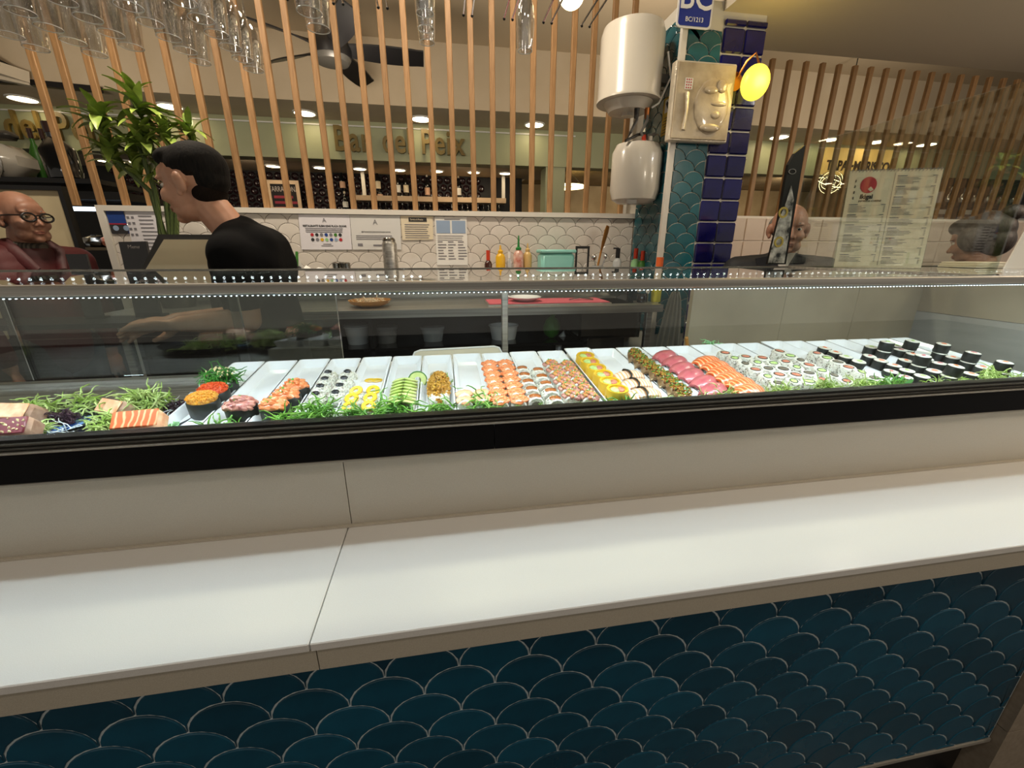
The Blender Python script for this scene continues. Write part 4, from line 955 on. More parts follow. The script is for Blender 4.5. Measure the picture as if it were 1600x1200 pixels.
p = at(820, 470, Y=2.33); wl_ = thing('white_dish', (p.x, 2.33, ZC + .0135), 'white oval dish resting on the red striped cloth', 'dish')
MB().lathe([(.05, 0), (.085, .018), (.095, .024), (.09, .026), (.05, .008), (0, .007)], 24).build('dish', 'ceramic', wl_, True, True); MB().tube([(-.09, 0, .024), (-.115, 0, .026), (.0, 0, .03)][:2], .008, 6).build('handle', 'ceramic', wl_, True, True)
p = at(905, 474, Y=2.33); tn = thing('steel_tongs', (p.x, 2.33, ZC + .0135), 'steel tongs and spoons lying on the red striped cloth', 'utensils')
for k in range(4): MB().tube([(-.07 + .02 * k, -.03 + .02 * k, .006), (.0, .01 * k, .012), (.07, .02 - .02 * k, .006)], .005, 6, True, .6).build('arm', 'chrome', tn, True, True)
p = at(1018, 470, Y=2.3)
# wall shelf with sauces and tools
ZS = 1.285
sh = thing('wall_shelf', (.0, 2.66, ZS - .02), 'narrow steel shelf on the tiled wall carrying bottles and tools', 'shelf')
MB().span((-1.55, 2.56, ZS - .012), (1.24, 2.738, ZS)).build('board', 'steel', sh)
for x in (-1.3, -.4, .5, 1.1): MB().span((x, 2.60, ZS - .07), (x + .01, 2.738, ZS - .0125)).build('bracket', 'steel_dark', sh)
YS = 2.64
def onshelf(u, name, label, cat, y=YS): p = at(u, 415, Y=y); return thing(name, (p.x, y, ZS), label, cat)
def topz(v, u, y=YS): return at(u, v, Y=y).z - ZS
def bottle(u, r, vtop, m, cap, capm, name, label, y=YS, shoulder=.72, tip=None):
    t = onshelf(u, name, label, 'bottle', y); h = topz(vtop, u, y)
    MB().lathe([(r * .9, 0), (r, .006), (r, h * shoulder - .015), (r * .75, h * shoulder), (r * .4, h * (shoulder + .05)), (r * .4, h * (shoulder + .08)), (0, h * (shoulder + .08))], 18).build('body', m, t, True, True)
    z = h * (shoulder + .05)
    MB().lathe([(r * .55, z), (r * .55, z + .012), (r * .25, z + .018), (r * .12, h), (0, h)] if tip else [(r * .5, z), (r * .5, h), (0, h)], 14).build('cap', capm, t, True, True); return t
bottle(763, .024, 391, 'soy', 1, 'red_cap', 'soy_bottle', 'small dark soy sauce bottle on the shelf', shoulder=.6)
bottle(782, .030, 383, 'mustard', 1, 'mustard', 'squeeze_bottle', 'mustard yellow squeeze bottle on the shelf', tip=1)
bottle(796, .018, 393, 'clear_plastic', 1, 'white_plastic', 'small_bottle', 'small clear white bottle between mustard and chili sauce', shoulder=.7)
bottle(810, .032, 368, 'sriracha', 1, 'green_cap', 'chili_sauce_bottle', 'red chili sauce bottle with a green pointed cap', tip=1, shoulder=.62)
bottle(824, .028, 380, 'beige_sauce', 1, 'beige_sauce', 'squeeze_bottle', 'beige sauce squeeze bottle right of the green-capped one', y=2.66, tip=1)
t = onshelf(868, 'storage_box', 'translucent turquoise plastic box on the shelf', 'box'); a, b = at(843, 415, Y=YS), at(894, 415, Y=YS); h = topz(390, 868); wdt = b.x - a.x
MB().bev((0, 0, h * .45), (wdt, .13, h * .9), .02).build('body', 'turquoise', t, True, True); MB().bev((0, 0, h * .94), (wdt + .012, .14, h * .12), .006).build('lid', 'turquoise', t, True, True)
t = onshelf(909, 'black_caddy', 'black wire-framed caddy between the turquoise box and utensil cup', 'caddy'); h = topz(385, 909); w2 = .04
for x in (-w2, w2): MB().box((x, 0, h / 2), (.010, .012, h)).build('upright', 'black_plastic', t, local=True)
MB().box((0, 0, h - .006), (2 * w2 + .01, .014, .016)).build('handle', 'black_plastic', t, local=True); MB().box((0, 0, .008), (2 * w2, .08, .016)).build('base', 'black_plastic', t, local=True)
t = onshelf(934, 'utensil_cup', 'clear cup of utensils with a large wooden spatula', 'utensil cup')
MB().lathe([(.034, 0), (.038, .075), (.036, .075), (.032, .004), (0, .004)], 18).build('cup', 'clear_plastic', t, True, True)
sp_ = at(950, 353, Y=YS) - Vector(t.location); d = Vector((sp_.x * .35, 0, sp_.z * .55))
MB().tube([(-.01, 0, .01), d], .007, 8).build('spatula_handle', 'wood_spoon', t, True, True)
MB().tube([d * .95, d + (sp_ - d) * .3, d + (sp_ - d) * .75, sp_], [.010, .024, .030, .022], 10, True, .25).build('spatula_blade', 'wood_spoon', t, True, True)
MB().tube([(.0, .01, .01), (-.02, .01, .11)], .004, 6).ball((-.024, .01, .125), (.016, .006, .02), 10, 6).build('spoon', 'chrome', t, True, True)
MB().tube([(.01, .0, .01), (.045, .0, .12)], .004, 6).ball((.048, 0, .13), (.012, .005, .016), 10, 6).build('spoon', 'chrome', t, True, True)
t = bottle(964, .028, 388, 'clear_plastic', 1, 'black_plastic', 'soap_dispenser', 'clear soap dispenser with a black pump', shoulder=.62)
h = topz(388, 964); MB().box((-.014, 0, h), (.034, .012, .01)).build('pump_nozzle', 'black_plastic', t, local=True)
bottle(992, .026, 388, 'wasabi', 1, 'red_cap', 'spray_bottle', 'green spray bottle with a red cap at the dark tiles', y=2.60, shoulder=.6)
bottle(1003, .026, 392, 'avocado_skin', 1, 'red_cap', 'dish_soap_bottle', 'dark green dish soap bottle at the pillar corner', y=2.56, shoulder=.6)
# on the worktop end by the pillar
p = at(1028, 470, Y=2.28); t = thing('cleaner_bottle', (p.x - .015, 2.28, ZC), 'yellow green bottle with an orange cap at the end of the worktop', 'bottle'); h = at(1028, 402, Y=2.28).z - ZC
MB().lathe([(.025, 0), (.028, .006), (.028, h * .6), (.014, h * .75), (.014, h * .82), (0, h * .82)], 16).build('body', 'yellow_green', t, True, True); MB().lathe([(.020, h * .8), (.020, h), (0, h)], 14).build('cap', 'orange_cap', t, True, True)
t = thing('flower_jar', (p.x - .10, 2.28, ZC), 'small jar with white flowers beside the orange-capped bottle', 'jar')
MB().lathe([(.03, 0), (.032, .04), (.028, .05), (0, .05)], 14).build('jar', 'bottle_dark', t, True, True)
for k in range(7): MB().ball((.03 * math.cos(k * 2.1), .02 * math.sin(k * 1.7), .06 + .006 * k), .012, 8, 6, wob=.2).build('blossom', 'paper_white', t, True, True)
# left part of the shelf: knife block, napkins, spice jars, thermos
t = onshelf(457, 'cutlery_holder', 'black holder stuffed with slips of paper and a green pen', 'holder'); MB().bev((0, 0, .04), (.085, .09, .08), .008).build('box', 'black_plastic', t, True, True)
for k in range(6): MB().box((-.03 + .01 * k, 0, .105), (.05, .002, .09), Euler((.1, .1 - .06 * k, .4)).to_matrix()).build('paper_slip', 'paper_white', t, local=True)
MB().tube([(.02, 0, .05), (.035, 0, .16)], .008, 8).build('green_pen', 'seaweed', t, True, True)
t = onshelf(424, 'napkin_holder', 'dark grey holder with white napkins right behind the chef', 'holder', 2.63); MB().bev((0, 0, .055), (.07, .10, .11), .01, Matrix.Rotation(.2, 3, 'Y')).build('case', 'frame_grey', t, True, True)
for k in range(4): MB().box((-.06 + .02 * k, .02, .15), (.12, .003, .13), Euler((.1 * k, .25, .1)).to_matrix()).build('napkin', 'paper_white', t, local=True)
t = onshelf(487, 'crumpled_napkins', 'crumpled heap of white paper napkins on the shelf', 'napkins')
for k in range(9): MB().ball((rnd.uniform(-.05, .05), rnd.uniform(-.03, .03), .018 + .004 * k), (.045, .035, .012), 9, 5, Euler((rnd.uniform(-.6, .6), rnd.uniform(-.6, .6), k)).to_matrix(), wob=.3).build('napkin', 'paper_white', t, False, True)
t = onshelf(532, 'spice_jars', 'cluster of small glass spice jars with metal caps', 'jars')
for k, (x, y) in enumerate(((-.025, 0), (.02, .01), (0, .045), (.04, -.02))):
    j = MB().lathe([(.02, 0), (.021, .06), (.017, .066), (0, .066)], 12, Matrix.Translation((x, y, 0))).build('jar', 'clear_plastic', t, True, True)
    MB().lathe([(.02, .066), (.02, .095), (.014, .1), (0, .1)], 12, Matrix.Translation((x, y, 0))).build('cap', 'steel_dark', t, True, True)
t = onshelf(611, 'thermos', 'tall brushed steel thermos flask in front of the papers', 'thermos', 2.60); h = topz(372, 609, 2.60)
MB().lathe([(.040, 0), (.042, .006), (.042, h * .86), (.034, h * .93), (0, h * .93)], 20).build('flask', 'steel', t, True, True); MB().lathe([(.036, h * .925), (.036, h * .96), (.030, h), (.026, h), (.026, h * .965), (0, h * .965)], 20).build('lid', 'steel_dark', t, True, True)
for u, lb in ((580, 'small black clip on the shelf left of the thermos'), (655, 'small black clip on the shelf right of the thermos')):
    t = onshelf(u, 'binder_clip', lb, 'clip'); MB().prism([(-.03, 0), (.03, 0), (.022, .014), (-.022, .014)], Vector(t.location) + Vector((0, -.01, 0)), (1, 0, 0), (0, 0, 1), (0, .02, 0)).build('jaw', 'black_plastic', t); MB().tube([t.location + Vector((-.02, 0, .014)), t.location + Vector((0, 0, .03)), t.location + Vector((.02, 0, .014))], .0015, 5).build('wire', 'chrome', t)
# papers on the tiled wall
YPp = YW - .004
def paper(corners, m, label):
    P = [at(u, v, Y=YPp) for u, v in corners]; c = sum(P, Vector()) / 4; t = thing('notice', (c.x, YPp, min(q.z for q in P)), label, 'notice')
    MB().prism([(q.x, q.z) for q in P], (0, YPp, 0), (1, 0, 0), (0, 0, 1), (0, .003, 0)).build('sheet', m, t)
    x0, x1 = max(P[0].x, P[3].x), min(P[1].x, P[2].x); z1, z0 = min(P[0].z, P[1].z), max(P[2].z, P[3].z)
    return t, x0, x1, z0, z1
def ink(t, rects, m):
    b = MB()
    for a, c, d, e in rects: b.span((a, YPp - .0012, c), (d, YPp - .0004, e))
    b.build('print', m, t, kind='stuff')
def para(x0, x1, z1, n, dz, th, rg): return [(x0, z1 - i * dz, x1 - rg.random() * (x1 - x0) * .12, z1 - i * dz + th) for i in range(n)]
rg = random.Random(5)
t, x0, x1, z0, z1 = paper(((466, 335), (546, 336), (550, 390), (471, 390)), 'paper', 'white notice with two rows of coloured allergen dots'); W_ = x1 - x0; H_ = z1 - z0
text('lettering', 'RESTAURANTE SUSHI KING PLAZA OLIVAR', .0155, 'ink', ((x0 + x1) / 2, YPp - .001, z0 + H_ * .68), (1, 0, 0), (0, 0, 1), t, .0003, bold=.0004, sx=.82)
text('emblem', 'A', .035, 'ink_soft', ((x0 + x1) / 2, YPp - .001, z0 + H_ * .84), (1, 0, 0), (0, 0, 1), t, .0003)
ink(t, para(x0 + W_ * .1, x1 - W_ * .08, z0 + H_ * .60, 3, .0095, .004, rg) + [(x0 + W_ * .38, z0 + H_ * .1, x1 - W_ * .38, z0 + H_ * .12), (x0 + W_ * .42, z0 + H_ * .15, x1 - W_ * .42, z0 + H_ * .17)], 'ink_soft')
cols = ['ink_red', 'ink', 'ink_soft', 'ink_navy', 'ink_soft', 'avocado_skin', 'ink', 'ink', 'ink_soft', 'mustard', 'wasabi', 'ink_navy', 'ink_blue', 'ink_red']
for i in range(14):
    cx_, cz_ = x0 + W_ * (.22 + .095 * (i % 7)), z0 + H_ * (.43 - .14 * (i // 7))
    MB().lathe([(0, -.0006), (.0095, -.0006), (.0095, .0006), (0, .0006)], 12, Matrix.Translation((cx_, YPp - .001, cz_)) @ Matrix.Rotation(math.radians(90), 4, 'X')).build('coloured_dot', cols[i], t)
t, x0, x1, z0, z1 = paper(((546.5, 336), (625, 337), (627, 390), (551, 390)), 'paper_grey', 'pale grey notice with a small emblem behind the thermos'); W_ = x1 - x0; H_ = z1 - z0
text('emblem', 'A', .04, 'ink_soft', ((x0 + x1) / 2, YPp - .001, z0 + H_ * .80), (1, 0, 0), (0, 0, 1), t, .0003)
text('lettering', 'RESTAURANTE SUSHI KING PLAZA OLIVAR', .011, 'ink', ((x0 + x1) / 2, YPp - .001, z0 + H_ * .52), (1, 0, 0), (0, 0, 1), t, .0003, sx=.8)
ink(t, para(x0 + W_ * .08, x1 - W_ * .08, z0 + H_ * .40, 3, .010, .004, rg) + [(x0 + W_ * .1, z0 + H_ * .1, x0 + W_ * .2, z0 + H_ * .18), (x0 + W_ * .42, z0 + H_ * .1, x0 + W_ * .6, z0 + H_ * .15)], 'ink_soft')
t, x0, x1, z0, z1 = paper(((625.5, 337), (676, 338), (677, 374), (629, 375)), 'paper_cream', 'small cream note with a dark heading bar'); W_ = x1 - x0; H_ = z1 - z0
ink(t, [(x0 + W_ * .24, z1 - H_ * .24, x1 - W_ * .18, z1 - H_ * .06)], 'ink'); text('lettering', 'Servicio & Precios', .015, 'paper_cream', ((x0 + x1) / 2, YPp - .0016, z1 - H_ * .15), (1, 0, 0), (0, 0, 1), t, .0002, sx=.7)
ink(t, para(x0 + W_ * .1, x1 - W_ * .1, z0 + H_ * .62, 7, .0125, .004, rg), 'ink_soft')
t, x0, x1, z0, z1 = paper(((679, 339), (729, 339), (731, 414), (683, 414)), 'paper_white', 'tall white form with pale blue boxes on the tiled wall'); W_ = x1 - x0; H_ = z1 - z0
ink(t, [(x0 + W_ * .04, z0 + H_ * .67, x0 + W_ * .47, z0 + H_ * .93), (x0 + W_ * .53, z0 + H_ * .67, x1 - W_ * .04, z0 + H_ * .93)], 'ink_blue')
ink(t, [(x0 + W_ * .3, z1 - H_ * .05, x1 - W_ * .2, z1 - H_ * .035)] + para(x0 + W_ * .06, x1 - W_ * .1, z0 + H_ * .61, 3, .012, .003, rg) + [(x0 + W_ * (.06 + .32 * c), z0 + H_ * (.48 - .06 * r), x0 + W_ * (.06 + .32 * c) + W_ * rg.uniform(.15, .28), z0 + H_ * (.48 - .06 * r) + .006) for r in range(7) for c in range(3)], 'ink_soft')
# grey towel hanging at the pillar end
p = at(1056, 462, Y=2.30); tw = thing('hanging_towel', (p.x, 2.30, .75), 'grey towel hanging from a hook beside the tiled pillar', 'towel')
vs = []; fs = []; n = 26; rows = 12; zt_, zb_ = at(1056, 456, Y=2.30).z, .74
for i in range(rows):
    f_ = i / (rows - 1); w_ = .022 + .075 * f_ ** .6
    for k in range(n):
        a = k / (n - 1) * 2 - 1; vs.append(Vector((p.x + a * w_ - .012 * f_, 2.30 + .018 * math.sin(a * 13 + 1.2 * f_) * (.35 + .65 * f_), zt_ + (zb_ - zt_) * f_)))
for i in range(rows - 1):
    for k in range(n - 1): q = i * n + k; fs.append((q, q + 1, q + n + 1, q + n))
o = MB().add(vs, fs).build('cloth', 'towel', tw, 'all'); sd = o.modifiers.new('thick', 'SOLIDIFY'); sd.thickness = .006
MB().tube([(p.x, 2.362, zt_ + .03), (p.x, 2.31, zt_ + .03), (p.x, 2.295, zt_ + .005), (p.x, 2.30, zt_ - .01)], .004, 6).build('hook', 'chrome', tw, True)

# ================================================================== on and around the pillar
c = at(985, 85, Y=2.50); hx = (at(940, 85, Y=2.50).x + at(1033, 85, Y=2.50).x) / 2; hr = (at(1031, 85, Y=2.50).x - at(939, 85, Y=2.50).x) / 2; hz0, hz1 = at(985, 147, Y=2.36).z, at(985, 16, Y=2.36).z
bo = thing('water_heater', (hx, 2.50, hz0 - .06), 'white cylindrical water heater hanging high on the pillar side', 'water heater')
MB().lathe([(hr * 1.03, hz0), (hr * 1.03, hz0 + .012), (hr, hz0 + .02), (hr, hz1 - .05), (hr * .93, hz1 - .012), (hr * .7, hz1), (0, hz1 + .005)], 36, Matrix.Translation((hx, 2.50, 0))).build('tank', 'white_enamel', bo, True)
MB().lathe([(0, hz0 - .062), (hr * .18, hz0 - .062), (hr * .18, hz0 - .045), (hr * .62, hz0 - .045), (hr * .80, hz0 - .001), (0, hz0 - .001)], 30, Matrix.Translation((hx, 2.50, 0))).build('base_cap', 'white_enamel', bo, True)
MB().span((hx + hr * .8, 2.47, hz0 + .1), (PX + .0, 2.53, hz0 + .14)).build('bracket', 'grey_plastic', bo)
h2x = (at(957, 265, Y=2.50).x + at(1030, 265, Y=2.50).x) / 2; h2r = (at(1030, 265, Y=2.50).x - at(957, 265, Y=2.50).x) / 2; k0, k1 = at(990, 316, Y=2.42).z, at(990, 216, Y=2.42).z
b2 = thing('hand_dryer', (h2x, 2.52, k0), 'white rounded enamel unit mounted below the water heater', 'wall unit')
MB().lathe([(0, k0), (h2r * .65, k0), (h2r * .9, k0 + .02), (h2r, k0 + .07), (h2r * 1.0, k1 - .06), (h2r * .85, k1 - .015), (h2r * .55, k1), (0, k1)], 32, Matrix.Translation((h2x, 2.50, 0)) , sy=.85).build('shell', 'white_enamel', b2, True)
MB().cone((h2x + .03, 2.42, k1 - .01), (h2x + .03, 2.42, k1 + .012), .014, .014, 12).build('mounting_tab', 'white_enamel', b2); MB().span((h2x + h2r * .8, 2.47, k0 + .15), (PX, 2.53, k0 + .19)).build('bracket', 'grey_plastic', b2)
MB().box((h2x - h2r * .4, 2.40, k0 + .0), (.05, .03, .02)).build('outlet', 'grey_plastic', b2)
ho = thing('pipe_hoses', (hx + .08, 2.45, k1), 'tangled grey and copper hoses between heater and lower unit', 'hoses')
for k, (x, m) in enumerate(((hx + .02, 'frame_grey'), (hx + .08, 'grey_plastic'))):
    MB().tube([(x, 2.42, hz0 - .05), (x, 2.41, hz0 - .10), (x - .03, 2.41, hz0 - .16), (x - .05 + .06 * k, 2.42, hz0 - .20), (x + .02, 2.43, k1 + .02), (x + .07, 2.44, k1 + .03)], .008, 8).build('hose', m, ho, True)
    MB().cone((x, 2.42, hz0 - .04), (x, 2.42, hz0 - .09), .014, .012, 10).build('fitting', 'copper' if k else 'black_plastic', ho, True)
MB().tube([(hx + .07, 2.415, hz0 - .17), (hx + .075, 2.415, hz0 - .21)], .012, 8).build('red_valve', 'red_cap', ho, True)
MB().tube([(hx + hr, 2.42, hz0 + .22), (hx + hr + .02, 2.40, hz0 + .1), (hx + hr * .8, 2.40, hz0 - .02), (hx + .10, 2.41, hz0 - .04)], .005, 8).build('white_cable', 'white_plastic', ho, True)
yl = thing('warning_label', (PX, 2.44, at(1037, 205, X=PX).z), 'yellow warning label with black figure on the pillar side', 'label')
za, zb = 2.07, 2.255
MB().span((PX - .004, 2.388, za), (PX - .001, 2.49, zb)).build('sheet', 'sign_yellow', yl); MB().span((PX - .0046, 2.40, zb - .075), (PX - .0042, 2.47, zb - .012)).build('white_box', 'sign_white', yl)
MB().prism([(2.412, zb - .065), (2.44, zb - .06), (2.462, zb - .03), (2.45, zb - .02), (2.425, zb - .04)], (PX - .0052, 0, 0), (0, 1, 0), (0, 0, 1), (.0005, 0, 0)).build('figure', 'ink', yl)
b = MB()
for k in range(6): b.span((PX - .0046, 2.40, za + .012 + .014 * k), (PX - .0042, 2.48 - .008 * (k % 3), za + .016 + .014 * k))
b.build('print', 'ink', yl, kind='stuff')
# blue BC sign
Ys = YP - .03; q = [at(u, v, Y=Ys) for u, v in ((1056, 42), (1110, 45), (1114, -40), (1060, -42))]; x0, x1 = q[0].x, q[1].x; z0, z1 = q[0].z, q[0].z + .24
bc = thing('blue_sign', ((x0 + x1) / 2, Ys, z0), 'blue sign with white border reading BC at the top of the pillar', 'sign')
def rrect(x0, x1, z0, z1, r): return [(cx + r * math.cos(math.radians(a)), cz + r * math.sin(math.radians(a))) for cx, cz, s_ in ((x1 - r, z1 - r, 0), (x0 + r, z1 - r, 90), (x0 + r, z0 + r, 180), (x1 - r, z0 + r, 270)) for a in (s_, s_ + 30, s_ + 60, s_ + 90)]
MB().prism(rrect(x0, x1, z0, z1, .02), (0, Ys, 0), (1, 0, 0), (0, 0, 1), (0, .006, 0)).build('border', 'sign_white', bc)
MB().prism(rrect(x0 + .009, x1 - .009, z0 + .009, z1 - .009, .014), (0, Ys - .0015, 0), (1, 0, 0), (0, 0, 1), (0, .0012, 0)).build('blue_field', 'sign_blue', bc)
text('lettering', 'BC', .155, 'sign_white', ((x0 + x1) / 2, Ys - .0025, z0 + .125), (1, 0, 0), (0, 0, 1), bc, .0006, bold=.0015, sx=.92)
text('lettering', 'BC/1213', .028, 'sign_white', ((x0 + x1) / 2, Ys - .0025, z0 + .035), (1, 0, 0), (0, 0, 1), bc, .0006)
MB().span(((x0 + x1) / 2 - .03, Ys + .006, z0 + .08), ((x0 + x1) / 2 + .03, YP + .006, z0 + .14)).build('standoff', 'grey_plastic', bc)
# plastic-wrapped relief plaque
Yq = YP - .055; q = [at(u, v, Y=Yq) for u, v in ((1043, 220), (1133, 223), (1157, 98), (1059, 94))]; c = (q[0] + q[1] + q[2] + q[3]) / 4
ar = thing('relief_plaque', (c.x, Yq + .02, q[0].z), 'plastic-wrapped beige relief plaque hanging on the pillar', 'plaque')
x0, x1, z0, z1 = (q[0].x + q[3].x) / 2, (q[1].x + q[2].x) / 2, (q[0].z + q[1].z) / 2, (q[2].z + q[3].z) / 2
MB().bev(((x0 + x1) / 2, Yq + .025, (z0 + z1) / 2), (x1 - x0, .045, z1 - z0), .006).build('backing', 'foil', ar)
MB().bev(((x0 + x1) / 2, Yq - .001, (z0 + z1) / 2), (x1 - x0 - .02, .008, z1 - z0 - .02), .003).build('relief_field', 'plaque', ar)
cx, cz = x0 + (x1 - x0) * .64, z0 + (z1 - z0) * .45
MB().ball((cx, Yq - .004, cz), (.10, .016, .13), 24, 14, wob=.02).build('raised_form', 'plaque', ar, True)
for dx_, dz_, a_, b_ in ((-.02, .07, .04, .018), (.03, .01, .05, .012), (.02, -.04, .03, .02), (.0, -.10, .06, .02), (.04, .09, .03, .03)): MB().ball((cx + dx_, Yq - .018, cz + dz_), (a_, .007, b_), 12, 8).build('ridge', 'plaque', ar, True)
fx = x0 + (x1 - x0) * .22
MB().tube([(fx, Yq - .006, z0 + .05), (fx + .005, Yq - .008, z0 + .14), (fx, Yq - .006, z0 + .22)], [.022, .016, .024], 10, True, .4).build('slim_figure', 'foil', ar, True)
MB().span((fx - .02, Yq - .008, z0 + .235), (fx + .022, Yq - .0055, z0 + .285)).build('sticker', 'paper_white', ar); b = MB()
for i in range(3):
    for j in range(4): b.box((fx - .012 + .012 * i, Yq - .0085, z0 + .242 + .012 * j), (.006, .001, .006))
b.build('sticker_dots', 'ink_red', ar)
# yellow lamp disc on a bent arm
p = at(1180, 129, Y=YP - .10); lp = thing('wall_lamp', (p.x, YP - .06, p.z), 'glowing yellow globe wall lamp on the navy tiles', 'lamp')
MB().ball((p.x, YP - .10, p.z), (.074, .05, .084), 24, 14, Matrix.Rotation(.35, 3, 'Y')).build('globe', 'lamp_yellow', lp, True)
MB().tube([(p.x - .05, YP - .01, p.z + .04), (p.x - .03, YP - .05, p.z + .11), (p.x + .0, YP - .07, p.z + .14), (p.x + .015, YP - .085, p.z + .09)], .006, 8).build('arm', 'copper', lp, True)
MB().lathe([(0, 0), (.045, 0), (.045, .012), (0, .02)], 20, Matrix.Translation((p.x - .06, YP - .002, p.z + .03)) @ Matrix.Rotation(math.radians(90), 4, 'X')).build('wall_plate', 'copper', lp, True)
pl_ = bpy.data.lights.new('wall_lamp_light', 'POINT'); pl_.energy = 2.2; pl_.color = (1, .72, .2); pl_.shadow_soft_size = .06
o = bpy.data.objects.new('wall_lamp_light', pl_); COL.objects.link(o); o.location = (p.x, YP - .20, p.z)
# ================================================================== hanging glasses over the case
ZR = 2.21
RAILX = [.267 - .1385 * k for k in range(-2, 11)]        # .544 ... -.979
for i, x in enumerate(RAILX):
    t = thing('glass_rail', (x, 1.35, ZR), 'pair of chrome rods for hanging glasses, %s pair from the right' % ORD[i], 'glass rack', 'overhead glass rack rods')
    for s in (-1, 1):
        MB().tube([(s * .0145, -.65, .10), (s * .0145, -.60, 0), (s * .0145, .345, 0), (s * .0145, .352, -.004)], .0032, 8).build('rod', 'chrome', t, True, True); MB().ball((s * .0145, .352, -.004), .005, 8, 6).build('end_knob', 'black_plastic', t, True, True)
    MB().box((0, -.65, .75), (.05, .03, 1.32)).build('hanger', 'black_plastic', t, local=True)
def glass_meshes(kind):
    # upside down: foot on the rods (z=0 at rods), rim at the bottom
    if kind == 'flute': prof = [(.034, .004), (.033, .0065), (.006, .002), (.0035, -.012), (.0035, -.060), (.010, -.075), (.022, -.110), (.0265, -.150), (.0235, -.195), (.0205, -.215)]
    else: prof = [(.036, .004), (.035, .0065), (.006, .002), (.0038, -.012), (.0038, -.075), (.012, -.088), (.030, -.110), (.0345, -.140), (.0325, -.175), (.0285, -.212)]
    body = MB().lathe_open(prof, 22).lathe_open([(prof[-1][0] - .0008, prof[-1][1] + .0005), (prof[-2][0] - .0015, prof[-2][1]), (prof[-3][0] - .0018, prof[-3][1]), (prof[-4][0] - .0015, prof[-4][1]), (.010, prof[-5][1] - .004)], 22).mesh('glass_body', 'stem_glass', 'all')
    rim = MB().lathe([(prof[-1][0] - .0008, prof[-1][1] - .001), (prof[-1][0] + .0008, prof[-1][1] - .001), (prof[-1][0] + .0008, prof[-1][1] + .0008), (prof[-1][0] - .0008, prof[-1][1] + .0008), (prof[-1][0] - .0008, prof[-1][1] - .001)], 22).mesh('rim', 'rim_highlight', 'all')
    return body, rim
mat('rim_highlight', '#f4f2ec', .05, 0, spec=1.0, trans=.25, coat=1.0)  # whitish rims: bright glass highlights put into the colour
GW, GF = glass_meshes('wine'), glass_meshes('flute')
def hang(x, y, kind, label, grp):
    o = link('hanging_glass', None); o.location = (x, y, ZR + .003); o.empty_display_size = .02; tag(o, label, 'glass', grp)
    b, r = GW if kind == 'wine' else GF; link('bowl', b, o); link('rim', r, o)
hang(RAILX[2], 1.394, 'flute', 'single flute glass hanging alone right of the middle', 'glasses hanging in the middle')
for i in range(3): hang(RAILX[4] + .0, 1.391 - .075 * i, 'flute', '%s of three flutes hanging in one row near the middle' % ('rearmost', 'middle', 'nearest')[i], 'glasses hanging in the middle')
for i in range(3): hang(RAILX[6], 1.369 - .08 * i, 'wine', '%s of three glasses hanging in front of the ceiling fan' % ('rearmost', 'middle', 'nearest')[i], 'glasses hanging in the middle')
ROWN = ['rightmost', 'second from right', 'third from right', 'fourth from right', 'leftmost']
for r, (k, y0) in enumerate(((8, 1.674), (9, 1.640), (10, 1.564), (11, 1.633), (12, 1.62))):
    for i in range(6):
        hang(RAILX[k], y0 - .0765 * i, 'wine', 'clear glass in the crowded upper-left cluster, %s row, %s from the back' % (ROWN[r], ORD[i]), 'crowded hanging glasses')

# ================================================================== ceiling fan
f = at(517, 78, Y=4.2); fan = thing('ceiling_fan', (f.x, 4.2, f.z), 'black five-bladed ceiling fan behind the wooden slats', 'fan')
MB().lathe([(0, -.10), (.13, -.09), (.15, -.06), (.15, -.05), (0, -.05)], 26).build('light_disc', 'frame_grey', fan, True, True)
MB().lathe([(.155, -.055), (.16, .0), (.14, .06), (.06, .12), (.05, .16), (0, .16)], 26).build('motor_housing', 'black_plastic', fan, True, True)
MB().tube([(0, 0, .15), (0, 0, 3.63 - f.z)], .022, 10).build('rod', 'black_plastic', fan, True, True)
blade = MB(); vs = []; n = 12
for layer in (0, 1):
    for i in range(n + 1):
        a = i / n; x = .12 + .62 * a; w_ = .035 + .05 * math.sin(min(1, a * 1.25) * 2.2) * (1 if a < .9 else .75); z = .012 * (1 - layer)
        for s in (-1, 1): vs.append(Vector((x, s * w_ + .02 * math.sin(a * 2), z - s * .030)))
K = 2 * (n + 1); fs = []
for i in range(n):
    q = 2 * i; fs += [(q, q + 1, q + 3, q + 2), (K + q, K + q + 2, K + q + 3, K + q + 1), (q, q + 2, K + q + 2, K + q), (q + 1, K + q + 1, K + q + 3, q + 3)]
fs += [(0, K, K + 1, 1), (2 * n, 2 * n + 1, K + 2 * n + 1, K + 2 * n)]
bmx = blade.add(vs, fs).mesh('blade', 'black_plastic', True)
for k in range(5): o = link('blade', bmx, fan); o.rotation_euler = (0, 0, math.radians(3 + 72 * k))
# white pendant lamp at the very top
p = at(893, 2, Y=2.2); pn = thing('pendant_lamp', (p.x, 2.2, p.z), 'bright white round lamp at the top edge above the slats', 'lamp')
MB().ball(p + Vector((0, 0, .02)), (.055, .055, .05), 20, 12).build('globe', 'lamp_white', pn, True); MB().lathe([(.05, .05), (.035, .09), (.01, .10), (0, .10)], 18).build('cap', 'white_paint', pn, True, True); MB().tube([(0, 0, .1), (0, 0, 3.63 - p.z)], .004, 6).build('cord', 'white_paint', pn, local=True)

